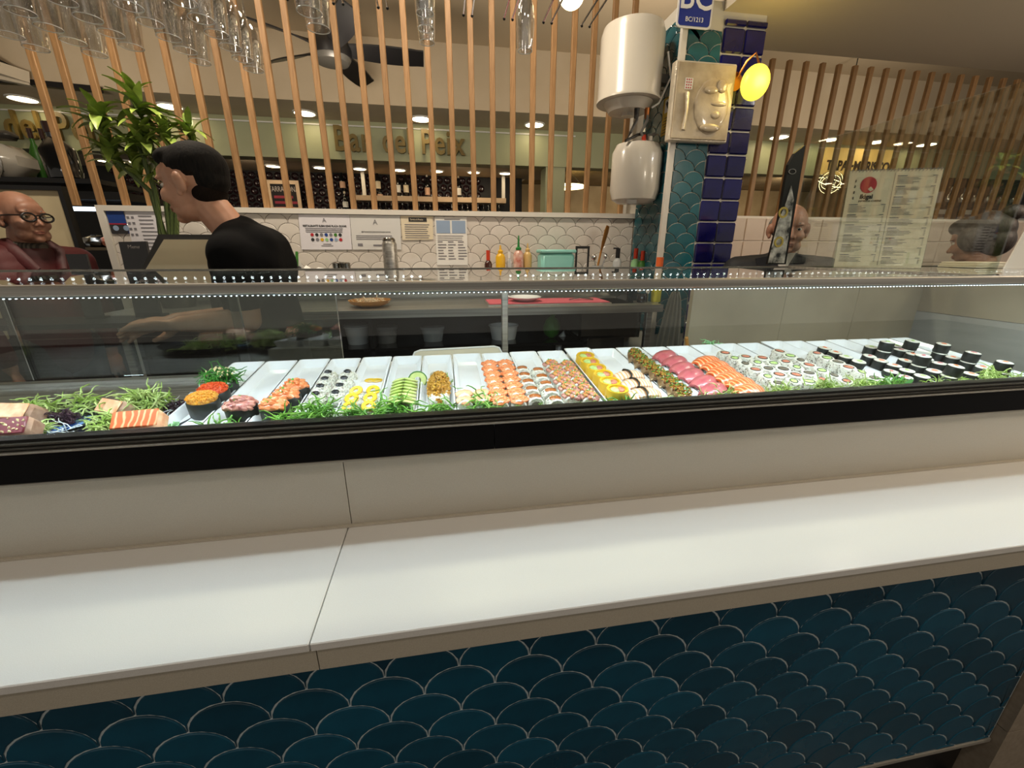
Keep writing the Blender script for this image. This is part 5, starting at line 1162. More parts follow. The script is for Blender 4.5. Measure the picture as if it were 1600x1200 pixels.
# ================================================================== plant by the left end of the wall
px_, pyy = at(262, 400, Y=2.45).x, 2.45
plt = thing('dracaena_plant', (px_, pyy, ZC), 'bushy green dracaena with banded canes rising behind the chef', 'plant')
MB().lathe([(.07, 0), (.095, .15), (.10, .16), (.09, .16), (.085, .14), (0, .14)], 22).build('pot', 'frame_grey', plt, True, True)
MB().lathe([(0, .138), (.085, .142), (0, .146)], 18).build('soil', 'soy', plt, True, True)
lfm = MB(); vs = []; L_, n = .12, 7
for i in range(n + 1):
    a = i / n; w_ = .019 * math.sin(math.pi * min(.97, .12 + a * .86)) ** .8; x = L_ * a; z = .05 * a - .075 * a * a
    vs += [Vector((x, -w_, z + .004)), Vector((x, 0, z)), Vector((x, w_, z + .004))]
fs = []
for i in range(n):
    q = 3 * i; fs += [(q, q + 1, q + 4, q + 3), (q + 1, q + 2, q + 5, q + 4)]
lfme = lfm.add(vs, fs).mesh('leaf', 'leaf', 'all')
canes = [((252, 366), (243, 300), (212, 215)), ((266, 366), (258, 300), (226, 190)), ((275, 366), (276, 330), (262, 255)), ((256, 366), (236, 300), (170, 240)), ((270, 366), (268, 300), (290, 235))]
rgp = random.Random(21); crowns = [((217, 170), 2.42, 24), ((158, 195), 2.40, 22), ((175, 240), 2.46, 22), ((225, 225), 2.44, 26), ((262, 215), 2.46, 22), ((300, 215), 2.48, 20), ((215, 270), 2.50, 20), ((250, 262), 2.5, 16)]
for cn in canes:
    P = [Vector((px_ + (k - 2) * 0, pyy, ZC + .14)) if False else at(u, v, Y=2.46) for u, v in cn]
    P = [Vector((P[0].x, 2.45, ZC + .13))] + P
    MB().tube(P, [.014, .014, .012, .009], 8).build('cane', 'cane', plt, True)
li = 0
for (u, v), y, n in crowns:
    c = at(u, v, Y=y)
    n = int(n * 1.5)
    for k in range(n):
        o = link('leaf', lfme, plt); el = rgp.uniform(-.5, 1.25); az = rgp.uniform(0, 6.283); s_ = rgp.uniform(.7, 1.15)
        o.matrix_local = Matrix.Translation(c - plt.location + Vector((0, 0, -.05 + .10 * k / n))) @ Matrix.Rotation(az, 4, 'Z') @ Matrix.Rotation(-el, 4, 'Y') @ Matrix.Diagonal((s_, s_, s_, 1))
# ================================================================== left end: board, screen, leaflets, lit fridge, machine, bottle
t = thing('framed_board', (-2.5, 2.86, .9), 'large cream board in a black frame behind the old man', 'board')
x1, z1 = at(97, 291, Y=2.86).x, at(97, 291, Y=2.86).z
MB().span((-3.6, 2.865, .9), (x1 - .02, 2.885, z1 - .02)).build('panel', 'board_cream', t)
MB().span((-3.6, 2.85, z1 - .022), (x1, 2.89, z1)).build('frame_bar', 'black_plastic', t); MB().span((x1 - .022, 2.85, .9), (x1, 2.89, z1 - .0225)).build('frame_bar', 'black_plastic', t)
t = thing('lit_fridge', (-2.2, 3.5, 0), 'lit glass-front fridge with trays of food behind the wall end', 'fridge')
fx0, fx1 = at(108, 330, Y=3.5).x, at(205, 330, Y=3.5).x; ft = at(130, 312, Y=3.5).z
MB().span((fx0 - .05, 3.9, 0), (fx1, 3.95, ft)).build('back', 'black_plastic', t); MB().span((fx0 - .05, 3.48, ft), (fx1, 3.95, ft + .05)).build('top', 'black_plastic', t)
for k, z in enumerate((ft - .33, ft - .62)): MB().span((fx0 - .05, 3.5, z), (fx1, 3.9, z + .02)).build('shelf', 'steel', t)
MB().span((fx0 - .05, 3.50, ft - .07), (fx1, 3.53, ft - .045)).build('light_tube', 'cold_light', t)
MB().span((fx0 - .05, 3.47, 0), (fx1, 3.48, ft - .70)).build('front_panel', 'black_plastic', t)
for k in range(9): MB().ball((fx0 + .05 + .085 * k, 3.6, ft - .60 + .035), (.05, .08, .04), 10, 6, wob=.15).build('food_tray', ('pastry', 'wasabi', 'salmon_chop')[k % 3], t, True)
for k in range(7): MB().ball((fx0 + .05 + .11 * k, 3.6, ft - .31 + .04), (.07, .10, .045), 10, 6, wob=.1).build('food_tray', ('steel_dark', 'filling_pink', 'tuna_chop')[k % 3], t, True)
al = bpy.data.lights.new('fridge_light', 'AREA'); al.shape = 'RECTANGLE'; al.size = .8; al.size_y = .03; al.energy = .8; al.color = COOL; o = bpy.data.objects.new('fridge_light', al); COL.objects.link(o); o.location = ((fx0 + fx1) / 2, 3.56, ft - .08)
# notice sheets on the wall end
YPp = YW - .004
t, x0, x1, z0, z1 = paper(((165, 330), (192, 330), (202, 365), (175, 365)), 'ink_navy', 'blue and black printed leaflet taped on the left end of the tiled wall')
MB().span((x0, YPp - .001, z0), (x1, YPp - .0004, z0 + (z1 - z0) * .40)).build('black_band', 'ink', t); MB().span((x0, YPp - .0012, z0 + (z1 - z0) * .41), (x1, YPp - .0005, z0 + (z1 - z0) * .46)).build('red_band', 'ink_red', t)
for k in range(2): MB().lathe([(0, -.0006), (.014, -.0006), (.014, .0006), (0, .0006)], 14, Matrix.Translation((x0 + .028 + .05 * k, YPp - .0014, z0 + .028)) @ Matrix.Rotation(math.radians(90), 4, 'X')).build('round_mark', 'ink_blue', t)
t, x0, x1, z0, z1 = paper(((194, 329), (250, 330), (262, 410), (214, 410)), 'paper', 'white text sheet taped beside the blue leaflet')
ink(t, [(x0 + .06, z1 - .03 - .02 * k, x1 - .005 - rg.random() * .02, z1 - .024 - .02 * k) for k in range(12)], 'ink_soft'); ink(t, [(x0 + .003 + .022 * (k % 2), z1 - .04 - .03 * (k // 2), x0 + .016 + .022 * (k % 2), z1 - .028 - .03 * (k // 2)) for k in range(8)], 'ink_soft')
def standee(name, corners, y, m, label, cat, dy=.03):
    P = [at(u, v, Y=y) for u, v in corners]; zb = min(P[2].z, P[3].z); t = thing(name, ((P[0].x + P[1].x) / 2, y, zb), label, cat)
    return t, P
YL = 2.08
t, P = standee('black_leaflet', ((185, 378), (228, 377), (232, 418), (190, 418)), YL, '', 'black glossy leaflet holder standing left of the grey screen', 'leaflet holder')
zb = ZC; MB().prism([(P[0].x, P[0].z), (P[1].x, P[1].z), (P[2].x, zb), (P[3].x, zb)], (0, YL, 0), (1, 0, 0), (0, 0, 1), (0, .012, 0)).build('cover', 'leaflet', t); text('lettering', 'Menu', .02, 'chalk', ((P[0].x + P[1].x) / 2, YL - .001, P[0].z - .02), (1, 0, 0), (0, 0, 1), t, .0003)
MB().span((P[3].x, YL + .0125, zb), (P[2].x, YL + .06, zb + .01)).build('foot', 'leaflet', t)
t, P = standee('tilted_screen', ((247, 366), (335, 367), (330, 425), (232, 425)), 2.0, '', 'grey-framed till screen with a pale yellow lamp reflection in front of the chef', 'screen')
xa, xb = P[0].x, P[1].x + .1; zt2, zb2 = P[0].z, P[3].z - .08; sh_ = P[0].x - P[3].x
po = [(xa, zt2), (xa - sh_ * 2.2, zb2), (xb, zb2), (xb, zt2)]
MB().prism(po, (0, 2.0, 0), (1, 0, 0), (0, 0, 1), (0, .025, 0)).build('frame', 'frame_grey', t)
MB().prism([(xa + .018, zt2 - .02), (xa - sh_ * 2.2 + .022, zb2 + .02), (xb - .02, zb2 + .02), (xb - .02, zt2 - .02)], (0, 1.997, 0), (1, 0, 0), (0, 0, 1), (0, .0025, 0)).build('display', 'screen_reflection', t)  # pale display colour stands for a lamp's reflection
MB().span(((xa + xb) / 2 - .03, 2.026, ZC + .0155), ((xa + xb) / 2 + .03, 2.05, zt2 - .1)).build('stand', 'frame_grey', t); MB().span(((xa + xb) / 2 - .12, 1.95, ZC), ((xa + xb) / 2 + .12, 2.14, ZC + .015)).build('base', 'frame_grey', t)
tb = thing('till_table', (-1.35, 2.08, 0), 'dark side table carrying till screen and leaflets at the left', 'table')
MB().span((-2.1, 1.93, ZC - .022), (-.95, 2.148, ZC - .001)).build('top', 'black_plastic', tb)
for x in (-2.05, -1.0): MB().span((x - .02, 1.95, 0), (x + .02, 1.99, ZC - .0225)).build('leg', 'black_plastic', tb)

t, P = standee('dark_card', ((102, 397), (134, 397), (140, 425), (110, 425)), 2.06, '', 'small dark card standing beside the old man', 'card')
MB().prism([(P[0].x, P[0].z), (P[1].x, P[1].z), (P[2].x, ZC), (P[3].x, ZC)], (0, 2.06, 0), (1, 0, 0), (0, 0, 1), (0, .01, 0)).build('sheet', 'leaflet', t); MB().span((P[3].x, 2.0705, ZC), (P[2].x, 2.10, ZC + .008)).build('foot', 'leaflet', t)
# slicing machine and magnum bottle on top of the board / fridge line
c = at(22, 268, Y=3.6); t = thing('slicing_machine', (c.x, 3.6, at(22, 282, Y=3.6).z), 'white slicing machine on a shelf at the far left', 'machine'); zt3 = t.location.z
MB().bev(t.location + Vector((-.08, 0, .11)), (.36, .3, .20), .07).build('housing', 'white_enamel', t, True); MB().lathe([(0, 0), (.14, 0), (.15, .02), (.13, .035), (0, .045)], 24, Matrix.Translation(t.location + Vector((-.06, -.16, .09))) @ Matrix.Rotation(math.radians(90), 4, 'X')).build('blade_disc', 'steel', t, True)
for k in range(3): MB().span((t.location.x + .03, 3.44, zt3 + .03 + .045 * k), (t.location.x + .06, 3.455, zt3 + .055 + .045 * k)).build('control_knob', 'black_plastic', t)
MB().bev(t.location + Vector((.02, -.05, .26)), (.18, .1, .05), .02).build('handle', 'frame_grey', t, True)
sb = thing('upper_shelf', (-3.2, 3.6, zt3 - .03), 'dark shelf board carrying machine and bottles at the far left', 'shelf'); MB().span((-4.2, 3.42, zt3 - .03), (fx1 - .1, 3.85, zt3 - .001)).build('board', 'black_plastic', sb); MB().span((-4.2, 3.6, 0), (-4.16, 3.64, zt3 - .0305)).build('support', 'black_plastic', sb)
def wine(loc, h, r, m, label, lab=None, grp=None, tilt=0, neckm='soy'):
    t = thing('wine_bottle', loc, label, 'bottle', grp)
    MB().lathe([(r * .85, 0), (r, .01), (r, h * .52), (r * .7, h * .63), (r * .32, h * .74), (r * .30, h * .97), (0, h * .97)], 16).build('body', m, t, True, True); MB().lathe([(r * .36, h * .82), (r * .36, h), (0, h)], 12).build('capsule', neckm, t, True, True)
    if lab: MB().lathe([(r * 1.015, h * .14), (r * 1.015, h * .42)], 16).build('label_band', lab, t, True, True)
    t.rotation_euler = (0, tilt, 0); return t
p = at(122, 306, Y=3.55); p2 = at(93, 222, Y=3.55)
wine((p.x - .03, 3.55, zt3), max(.35, p2.z - zt3), .095, 'bottle_dark', 'large dark magnum bottle leaning beside the old man', None, None, -.06)
for i, u in enumerate((50, 68, 88)): p = at(u, 300, Y=3.72); wine((p.x + .05, 3.79, zt3), .36, .04, ('avocado_skin', 'bottle_dark', 'soy')[i], '%s slim bottle standing behind the magnum at far left' % ('green', 'black', 'brown')[i], None, 'bottles at far left')
# ================================================================== bar behind: chalkboard, hanging bottles, glass shelf
Yb = 7.05
q = [at(u, v, Y=Yb) for u, v in ((409, 281), (461, 283), (467, 330), (420, 330))]; zb = q[2].z
t = thing('chalkboard', ((q[0].x + q[1].x) / 2, Yb, zb), 'chalkboard with red writing in a pale wood frame behind the slats', 'chalkboard'); x0, x1, z1 = q[0].x + .05, q[1].x + .05, q[0].z
MB().span((x0, Yb, zb), (x1, Yb + .02, z1)).build('slate', 'chalk_black', t)
for a in ((x0, zb, x0 + .05, z1), (x1 - .05, zb, x1, z1), (x0 + .0505, z1 - .05, x1 - .0505, z1), (x0 + .0505, zb, x1 - .0505, zb + .05)): MB().span((a[0], Yb - .02, a[1]), (a[2], Yb - .0005, a[3])).build('frame_bar', 'frame_wood', t)
text('lettering', 'TARRAGONA', .10, 'chalk', ((x0 + x1) / 2, Yb - .003, z1 - .12), (1, 0, 0), (0, 0, 1), t, .001, sx=.66)
b = MB()
for k in range(6): b.span((x0 + .08, Yb - .003, z1 - .24 - .075 * k), (x0 + .34 + .05 * (k % 2), Yb - .0005, z1 - .205 - .075 * k))
b.build('chalk_lines', 'chalk_red', t); MB().span((x0, Yb + .0205, 0), (x0 + .04, 7.195, z1)).build('post', 'black_plastic', t)
lb = ['label_paper', 'paper_white', 'paper_cream']
for i, (u, v0, v1) in enumerate(((531, 262, 298), (536, 296, 328), (587, 258, 300), (592, 290, 312), (619, 264, 306), (632, 264, 306), (666, 268, 310), (716, 270, 310))):
    a, bb = at(u, v0, Y=7.08), at(u, v1, Y=7.08); wine((a.x, 7.135, bb.z), a.z - bb.z, .04, 'bottle_dark', '%s dark bottle from the left displayed on the wine wall' % ORD[i], lb[i % 3], 'bottles on the wine wall', 0, lb[(i + 1) % 3])
x0, x1 = at(555, 313, Y=6.9).x, at(790, 320, Y=6.9).x; zs_ = at(640, 315, Y=6.9).z
t = thing('bar_glass_shelf', ((x0 + x1) / 2, 6.95, zs_), 'long pale shelf with glasses hanging under it in the bar', 'shelf'); MB().span((x0, 6.85, zs_), (x1, 7.085, zs_ + .07)).build('board', 'frame_wood', t)
for u in (563, 840): a = at(u, 268, Y=6.95).x; MB().span((min(a, x1 - .05), 6.95, zs_ + .0705), (min(a, x1 - .05) + .05, 6.99, 2.56)).build('post', 'white_paint', t)
n = 26
for i in range(n):
    x = x0 + .1 + (x1 - x0 - .2) * i / (n - 1)
    if .2 < (i / n) * 1 and i in (14, 15): continue
    o = link('bar_glass', None); o.location = (x, 6.93, zs_ - .006); o.scale = (1.3, 1.3, 1.0); tag(o, 'small clear glass hanging under the pale shelf in the far bar', 'glass', 'glasses under the bar shelf'); link('bowl', GW[0], o)
# bottles and glasses behind the right slats
x0, x1 = at(1440, 300, Y=5.3).x, at(1620, 300, Y=5.3).x; zs_ = 2.12
t = thing('right_bar_shelf', ((x0 + x1) / 2, 5.3, 0), 'dark back bar with glasses behind the right slats', 'shelf'); MB().span((x0, 5.25, zs_ - .06), (x1 + 1, 5.6, zs_)).build('board', 'black_plastic', t); MB().span((x0, 5.62, 0), (x1 + 1, 5.68, 2.5)).build('back', 'dark_void', t); MB().span((x0, 5.26, zs_ - .5), (x1 + 1, 5.3, zs_ - .0605)).build('lower_front', 'black_plastic', t)
for i in range(8):
    x = x0 + .15 + i * .24; o = link('bar_glass', None); o.location = (x, 5.4, zs_ + .215); tag(o, '%s glass from the left on the back bar behind the right slats' % ORD[i], 'glass', 'glasses on the right back bar'); o.scale = (1.2, 1.2, 1.0); link('bowl', GW[0], o)
for k in range(4):
    x = x0 + .2 + .5 * k; t = thing('price_card', (x, 5.24, zs_ - .42), '%s white card from the left on the back bar front' % ORD[k], 'card', 'cards on the back bar'); MB().span((x, 5.235, zs_ - .42), (x + .28, 5.2445, zs_ - .10)).build('sheet', 'paper_white', t); MB().span((x + .03, 5.2335, zs_ - .2), (x + .25, 5.2348, zs_ - .16)).build('print', 'ink_soft', t)
# wire basket lamp cluster behind the right slats
c = at(1298, 285, Y=5.0); t = thing('wire_chandelier', (c.x, 5.0, c.z), 'tangled bright wire chandelier behind the right slats', 'chandelier')
for k in range(9):
    a = k * .7; MB().lathe([(.16 - .008 * k, -.004), (.163 - .008 * k, 0), (.16 - .008 * k, .004), (.16 - .008 * k, -.004)], 20, Matrix.Rotation(a, 4, 'Z') @ Matrix.Rotation(.5 + .22 * k, 4, 'X')).build('wire_loop', 'ring_glow' if k % 4 == 0 else 'chrome', t, True, True)
MB().tube([(0, 0, .1), (0, 0, 3.63 - c.z)], .006, 6).build('cord', 'black_plastic', t, local=True)
# ducts at the upper left of the bar room
t = thing('ceiling_duct', (-4.3, 5.2, 3.1), 'grey boxed ducts and black rail at the upper left', 'duct')
a = at(0, 60, Y=5.0); b_ = at(60, 112, Y=5.3)
MB().tube([(-5.6, 4.2, 3.45), (-3.9, 5.46, 3.05)], .07, 4).build('beam', 'soffit_white', t); MB().tube([(-5.6, 4.9, 3.2), (-3.9, 5.46, 3.02)], .05, 4).build('beam', 'soffit_white', t); MB().tube([(-4.6, 3.6, 3.60), (-4.0, 5.44, 3.10)], .04, 4).build('black_rail', 'black_plastic', t); MB().tube([(-6.0, 5.42, 3.03), (-4.0, 5.46, 3.02), (-3.3, 5.46, 2.99)], .035, 4).build('black_rail', 'black_plastic', t)
# ================================================================== people
def capsule(mb, pts, rs, n=14):
    P = []; R_ = []
    pts = [Vector(p) for p in pts]
    for i in range(len(pts) - 1):
        for k in range(4): f = k / 4; P.append(pts[i].lerp(pts[i + 1], f)); R_.append(rs[i] + (rs[i + 1] - rs[i]) * f)
    P.append(pts[-1]); R_.append(rs[-1]); mb.tube(P, R_, n)
    mb.ball(pts[0], rs[0], 14, 10); mb.ball(pts[-1], rs[-1], 14, 10)
    for p, r in zip(pts[1:-1], rs[1:-1]): mb.ball(p, r, 14, 10)
def frame(loc, yaw, pitch=0, roll=0, s=1.0): return Matrix.Translation(loc) @ Matrix.Rotation(yaw, 4, 'Z') @ Matrix.Rotation(-pitch, 4, 'Y') @ Matrix.Rotation(roll, 4, 'X') @ Matrix.Diagonal((s, s, s, 1))
def head(mb, M, jowl=0.0, fat=1.0):
    q = MB()
    q.ball((-.012, 0, .030), (.100, .078, .088), 24, 16); q.ball((.032, 0, -.025), (.062, .064 * fat, .085), 20, 14); q.ball((.026, 0, -.078), (.060, .054 * fat, .036), 18, 12)
    q.ball((.072, 0, -.100), (.020, .022, .016), 12, 8); q.ball((.070, 0, .035), (.026, .052, .036), 14, 10)
    capsule(q, [(.086, 0, .006), (.100, 0, -.014), (.112, 0, -.032)], [.0085, .0095, .0115], 10)
    for s in (-1, 1):
        q.ball((.099, s * .0125, -.037), (.011, .0085, .0085), 10, 8); q.ball((.082, s * .030, .022), (.015, .024, .0075), 10, 8); q.ball((.063, s * .040, -.032), (.028, .026, .028), 12, 8)
        q.ball((-.008, s * .084, -.006), (.021, .0125, .033), 12, 10, Matrix.Rotation(.25, 3, 'Y') @ Matrix.Rotation(s * -.35, 3, 'Z')); q.ball((.002, s * .080, -.034), (.011, .010, .013), 8, 6)
        if jowl: q.ball((.045, s * .040, -.080), (.030, .022, .028), 10, 8)
    q.ball((.087, 0, -.0635), (.015, .025, .0062), 12, 8); q.ball((.085, 0, -.0745), (.014, .021, .0068), 12, 8)
    mb.v_off = len(mb.v); mb.add([M @ v for v in q.v], q.f)
def face_parts(parent, M, skin, browm, closed=False):
    off = parent.location
    for s in (-1, 1):
        b = MB().ball((.0765, s * .0305, .001), (.012, .0135, .0080), 12, 8); b.v = [M @ v for v in b.v]; e = b.build('eye', 'eye_white', parent, True)
        b = MB().ball((.0868, s * .031, .001), (.0030, .0055, .0055), 10, 6); b.v = [M @ v for v in b.v]; b.build('iris', 'iris', e, True)
        b = MB().tube([(.089, s * .013, .023), (.091, s * .028, .0285), (.082, s * .047, .0235)], [.003, .0042, .0022], 6); b.v = [M @ v for v in b.v]; b.build('eyebrow', browm, parent, True)
        b = MB().tube([(.089, s * .018, .0075), (.0925, s * .030, .0115), (.084, s * .043, .0065)], .0018, 6); b.v = [M @ v for v in b.v]; b.build('eyelid', skin, parent, True)
    b = MB().tube([(.0865, -.0225, -.0705), (.0965, -.010, -.0655), (.0995, 0, -.0648), (.0965, .010, -.0655), (.0865, .0225, -.0705)], [.0018, .0034, .0038, .0034, .0018], 6).tube([(.0865, -.0200, -.0725), (.0945, -.009, -.0735), (.0965, 0, -.0738), (.0945, .009, -.0735), (.0865, .0200, -.0725)], [.0016, .0036, .0042, .0036, .0016], 6); b.v = [M @ v for v in b.v]; b.build('lips', 'lip', parent, True)
def hand(mb, M, curl=.35, spread=.10, side=1):
    q = MB(); q.ball((.045, 0, 0), (.048, .040, .015), 16, 10); q.ball((.0, 0, 0), (.03, .026, .019), 12, 8); q.ball((.075, .0, 0), (.018, .040, .0125), 12, 8)
    for k, (y, L_) in enumerate(((.030, .070), (.010, .080), (-.010, .074), (-.029, .058))):
        a = (1.5 - k) * spread; p = Vector((.083 - .004 * abs(k - 1), y * side, 0)); P = [p]; d0 = Vector((math.cos(a), math.sin(a) * side, 0)); c = 0
        for j, f in enumerate((.45, .32, .23)):
            c += curl * (.6 if j == 0 else 1) * (1 + .15 * k); P.append(P[-1] + (d0 * math.cos(c) + Vector((0, 0, -1)) * math.sin(c)) * L_ * f)
        capsule(q, P, [.0092, .0086, .0078, .0068], 8)
    capsule(q, [(.012, .026 * side, -.004), (.042, .052 * side, -.012), (.066, .062 * side, -.018), (.086, .064 * side, -.022)], [.014, .0115, .0098, .008], 8)
    mb.add([M @ v for v in q.v], q.f)
def xform(mb, M): mb.v = [M @ v for v in mb.v]; return mb

# ---------------------------------------------------------------- chef in black, seen in profile facing left
hc = Vector((-.800, 1.66, 1.660)); HM = frame(hc, math.radians(172), math.radians(-6))
ch = thing('person', (-.66, 1.68, 0), 'young man in a black t-shirt seen in profile, working behind the case', 'person')
b = MB(); head(b, HM)
capsule(b, [hc + Vector((.03, 0, -.06)), hc + Vector((.075, 0, -.13)), Vector((-.70, 1.68, 1.46))], [.056, .056, .062])
sh1, sh2 = Vector((-.675, 1.53, 1.435)), Vector((-.675, 1.84, 1.435))
capsule(b, [sh1, sh2], [.06, .06]); capsule(b, [(-.69, 1.68, 1.40), (-.665, 1.68, 1.20), (-.65, 1.68, .98)], [.105, .11, .11])
el = at(388, 500, Y=1.53); wr_ = at(285, 506, Y=1.50); el2 = Vector((-.74, 1.88, 1.20)); wr2 = Vector((-.93, 1.62, 1.215))
capsule(b, [sh1, el.lerp(sh1, .45), el], [.054, .049, .041]); capsule(b, [el, el.lerp(wr_, .35), wr_], [.041, .040, .027])
capsule(b, [sh2, el2], [.054, .042]); capsule(b, [el2, el2.lerp(wr2, .35), wr2], [.041, .039, .027])
d = (wr_ - el).normalized(); yaw = math.atan2(d.y, d.x)
hand(b, frame(wr_ + d * .018, yaw, math.asin(d.z) - .05, 0.5), .16, .09, -1)
d = (wr2 - el2).normalized(); hand(b, frame(wr2 + d * .018, math.atan2(d.y, d.x), math.asin(d.z) - .1, -.4), .3, .07, 1)
body = remesh(b, 'body', 'skin_young', ch, .0042, 5); face_parts(ch, HM, 'skin_young', 'hair_black')
b = MB(); b.ball((-.020, 0, .044), (.098, .0805, .083), 24, 16); b.ball((.040, 0, .082), (.056, .060, .034), 18, 12); b.ball((.064, 0, .080), (.030, .052, .022), 14, 10); b.ball((-.052, 0, .010), (.058, .070, .055), 18, 12)
remesh(xform(b, HM), 'hair', 'hair_black', ch, .0045, 12)
b = MB(); b.ball((-.040, 0, -.028), (.049, .0645, .054), 16, 10); b.ball((-.024, 0, .026), (.074, .0795, .050), 20, 12); remesh(xform(b, HM), 'hair_fade', 'hair_fade', ch, .0045, 10)
b = MB(); capsule(b, [sh1 + Vector((0, .01, .002)), sh2 - Vector((0, .01, -.002))], [.074, .074]); capsule(b, [(-.700, 1.68, 1.475), (-.69, 1.68, 1.40), (-.66, 1.68, 1.20), (-.645, 1.68, .95)], [.080, .125, .125, .125]); capsule(b, [(-.64, 1.62, 1.45), (-.64, 1.74, 1.45)], [.085, .085])
for s_, e_ in ((sh1, el), (sh2, el2)): capsule(b, [s_, s_.lerp(e_, .4), s_.lerp(e_, .66)], [.070, .066, .060])
capsule(b, [(-.66, 1.60, 1.40), (-.66, 1.76, 1.40)], [.11, .11]); capsule(b, [(-.665, 1.62, 1.47), (-.665, 1.74, 1.47)], [.075, .075])
for s_ in (sh1, sh2): capsule(b, [Vector((-.69, 1.68, 1.50)), s_.lerp(Vector((-.69, 1.68, 1.50)), .4), s_], [.07, .075, .072])
remesh(b, 'shirt', 'shirt_black', ch, .008, 24)
b = MB()
for s in (-1, 1): capsule(b, [(-.65, 1.68 + s * .09, .98), (-.66, 1.68 + s * .10, .52), (-.65, 1.68 + s * .10, .10)], [.105, .075, .055])
b.ball((-.65, 1.68, .98), (.125, .17, .11), 16, 10); remesh(b, 'trousers', 'trousers', ch, .012, 4)
for s in (-1, 1): MB().ball((-.70, 1.68 + s * .10, .045), (.135, .05, .045), 16, 10).build('shoe', 'black_plastic', ch, True)

# ---------------------------------------------------------------- generic upper body with jacket
def sitter(name, hc, yaw, pitch, label, skin, jacket, collarm, hairf, jowl=0, lean=(0, 0), zfloor=0.0, hs=1.0, sw=.20, face=True, brow='hair_grey', armf=.18):
    ph = thing(name, (hc.x, hc.y, zfloor), label, 'person'); M = frame(hc, yaw, pitch, 0, hs); fw = Vector((math.cos(yaw), math.sin(yaw), 0)); lf = Vector((-math.sin(yaw), math.cos(yaw), 0))
    nb = hc + fw * (-.05) * hs + Vector((0, 0, -.155 * hs)); b = MB(); head(b, M, jowl); capsule(b, [hc - fw * .02 + Vector((0, 0, -.06)), nb], [.056 * hs, .060 * hs])
    hip = Vector((nb.x - fw.x * .02, nb.y - fw.y * .02, max(.52, nb.z - .50))); capsule(b, [nb, nb.lerp(hip, .5), hip], [.07, .10, .11]); capsule(b, [nb + lf * sw * .8 - Vector((0, 0, .05)), nb - lf * sw * .8 - Vector((0, 0, .05))], [.05, .05])
    arms = []
    for s in (-1, 1):
        S_ = nb + lf * sw * s - Vector((0, 0, .055)); E_ = S_ - fw * .01 + lf * .05 * s - Vector((0, 0, .28)); W_ = E_ + fw * armf - lf * .03 * s - Vector((0, 0, .24 - armf * .9)); arms.append((S_, E_, W_)); capsule(b, [S_, E_, W_], [.048, .042, .028])
        d = (W_ - E_).normalized(); hand(b, frame(W_ + d * .02, math.atan2(d.y, d.x), math.asin(d.z), 0), .3, .07, -s)
    remesh(b, 'body', skin, ph, .0048, 4)
    if face: face_parts(ph, M, skin, brow)
    b = MB(); capsule(b, [nb - Vector((0, 0, .035)), nb.lerp(hip, .5), hip], [.100, .15, .15])
    for S_, E_, W_ in arms: capsule(b, [nb - Vector((0, 0, .045)), S_], [.088, .078]); capsule(b, [S_, E_, E_.lerp(W_, .8)], [.075, .060, .048])
    capsule(b, [nb + lf * sw * .6 - Vector((0, 0, .10)), nb - lf * sw * .6 - Vector((0, 0, .10))], [.10, .10])
    remesh(b, 'jacket', jacket, ph, .009, 16)
    b = MB()
    for s in (-1, 1): capsule(b, [hip + lf * .09 * s, hip + lf * .1 * s + fw * .02 - Vector((0, 0, hip.z - zfloor - .10))], [.11, .06])
    remesh(b, 'trousers', 'trousers', ph, .014, 4)
    for s in (-1, 1): MB().ball(hip + lf * .1 * s + fw * .08 - Vector((0, 0, hip.z - zfloor - .045)), (.06, .06, .045), 12, 8).build('shoe', 'black_plastic', ph, True)
    return ph, M, nb, fw, lf
# old man with glasses at the far left
hc = at(34, 340, Y=2.50); om, M, nb, fw, lf = sitter('person', hc, math.radians(-22), 0, 'old man with dark-rimmed glasses and a dark red jacket at the left edge', 'skin_old', 'jacket_red', 'scarf_dark', None, 1, armf=.03)
for s in (-1, 1):
    P = [(.106, s * (.0335 + .0265 * math.cos(k * .5236)), -.002 + .019 * math.sin(k * .5236)) for k in range(13)]; b = MB().tube(P, .0042, 6); xform(b, M).build('glasses_rim', 'black_plastic', om, True)
    b = MB().tube([(.104, s * .057, .006), (.06, s * .078, .006), (-.01, s * .084, .004)], .003, 6); xform(b, M).build('glasses_temple', 'black_plastic', om, True)
    b = MB().lathe([(0, 0), (.0215, 0)], 16, Matrix.Translation((.1055, s * .0335, 0)) @ Matrix.Rotation(math.radians(90), 4, 'Y') @ Matrix.Diagonal((.72, 1, 1, 1))); xform(b, M).build('lens', 'pane', om)
b = MB().tube([(.107, -.012, .004), (.109, 0, .007), (.107, .012, .004)], .003, 6); xform(b, M).build('glasses_bridge', 'black_plastic', om, True)
b = MB(); b.ball((-.046, 0, .002), (.074, .088, .062), 20, 12); remesh(xform(b, M), 'hair', 'hair_grey', om, .006, 4)
b = MB(); 
for k in range(24): a = k * .2618; b.ball(nb + Vector((.064 * math.cos(a), .064 * math.sin(a), .026 + .012 * math.cos(a - 2.6))), (.024, .024, .030), 8, 6)
remesh(b, 'scarf', 'scarf_dark', om, .007, 12)
b = MB(); 
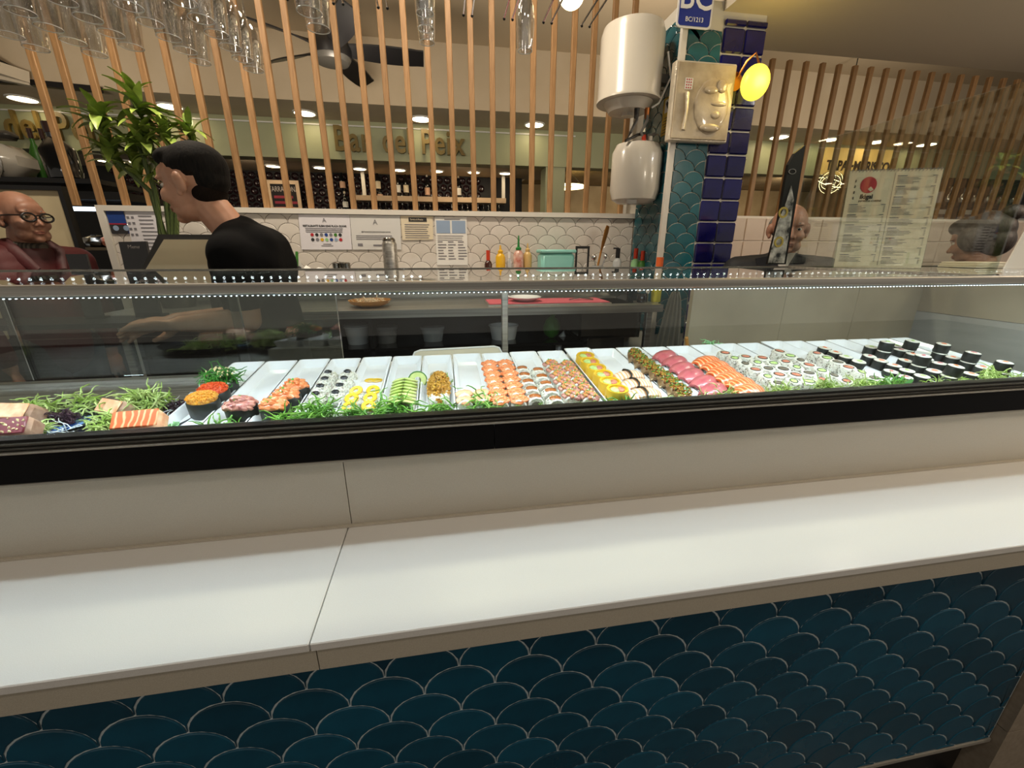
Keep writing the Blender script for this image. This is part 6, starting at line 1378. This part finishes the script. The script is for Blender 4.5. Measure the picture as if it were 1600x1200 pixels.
for s in (-1, 1): b.tube([nb + lf * .075 * s + Vector((0, 0, .045)), nb + lf * .085 * s + fw * .06 + Vector((0, 0, .0)), nb + lf * .05 * s + fw * .12 - Vector((0, 0, .09))], [.03, .035, .02], 8, True, .4)
b.build('collar', 'jacket_red', om, True)
# man half hidden by the pointed board
hc = at(1232, 358, Y=1.98); bm_, M, nb, fw, lf = sitter('person', hc, math.radians(-122), math.radians(-4), 'frowning man in a dark jacket half hidden behind the pointed board', 'skin_old', 'jacket_navy', 'shirt_white', None, 1)
b = MB(); b.ball((-.044, 0, .018), (.078, .089, .068), 20, 12); remesh(xform(b, M), 'hair', 'hair_grey', bm_, .006, 4)
b = MB()
for s in (-1, 1): b.prism([(0, 0), (.07, -.02), (.10, .07), (.02, .09)], nb + lf * .03 * s + fw * .075 - Vector((0, 0, .06)), lf * s, Vector((0, 0, 1)), fw * .008)
b.build('collar', 'jacket_navy', bm_)
b = MB().prism([(-.045, .06), (.045, .06), (0, -.06)], nb + fw * .085 - Vector((0, 0, .02)), lf, Vector((0, 0, 1)), fw * .012); b.build('shirt', 'shirt_white', bm_)
# person with dark hair tied in a bun at the right edge
hc = at(1528, 375, Y=1.85); wm, M, nb, fw, lf = sitter('person', hc, math.radians(104), math.radians(-14), 'person with dark tied-up hair seen from behind at the right edge', 'skin_old', 'coat_grey', 'shirt_white', None, 0, brow='hair_brown')
b = MB(); b.ball((-.030, 0, .038), (.108, .095, .094), 24, 16); b.ball((.040, 0, .080), (.070, .075, .048), 18, 12); b.ball((-.060, 0, -.02), (.075, .082, .080), 18, 12); b.ball((-.004, -.068, .005), (.060, .042, .066), 14, 10); b.ball((-.004, .068, .005), (.060, .042, .066), 14, 10)
remesh(xform(b, M), 'hair', 'hair_brown', wm, .006, 4)
b = MB().ball((-.115, -.01, .10), (.045, .042, .040), 16, 10, wob=.05); xform(b, M).build('hair_bun', 'hair_brown', wm, True)
b = MB().lathe([(.022, -.010), (.034, -.010), (.036, 0), (.034, .010), (.022, .010), (.022, -.010)], 16, Matrix.Translation((-.095, -.005, .085)) @ Matrix.Rotation(-.9, 4, 'Y')); xform(b, M).build('hair_tie', 'tuna', wm, True)
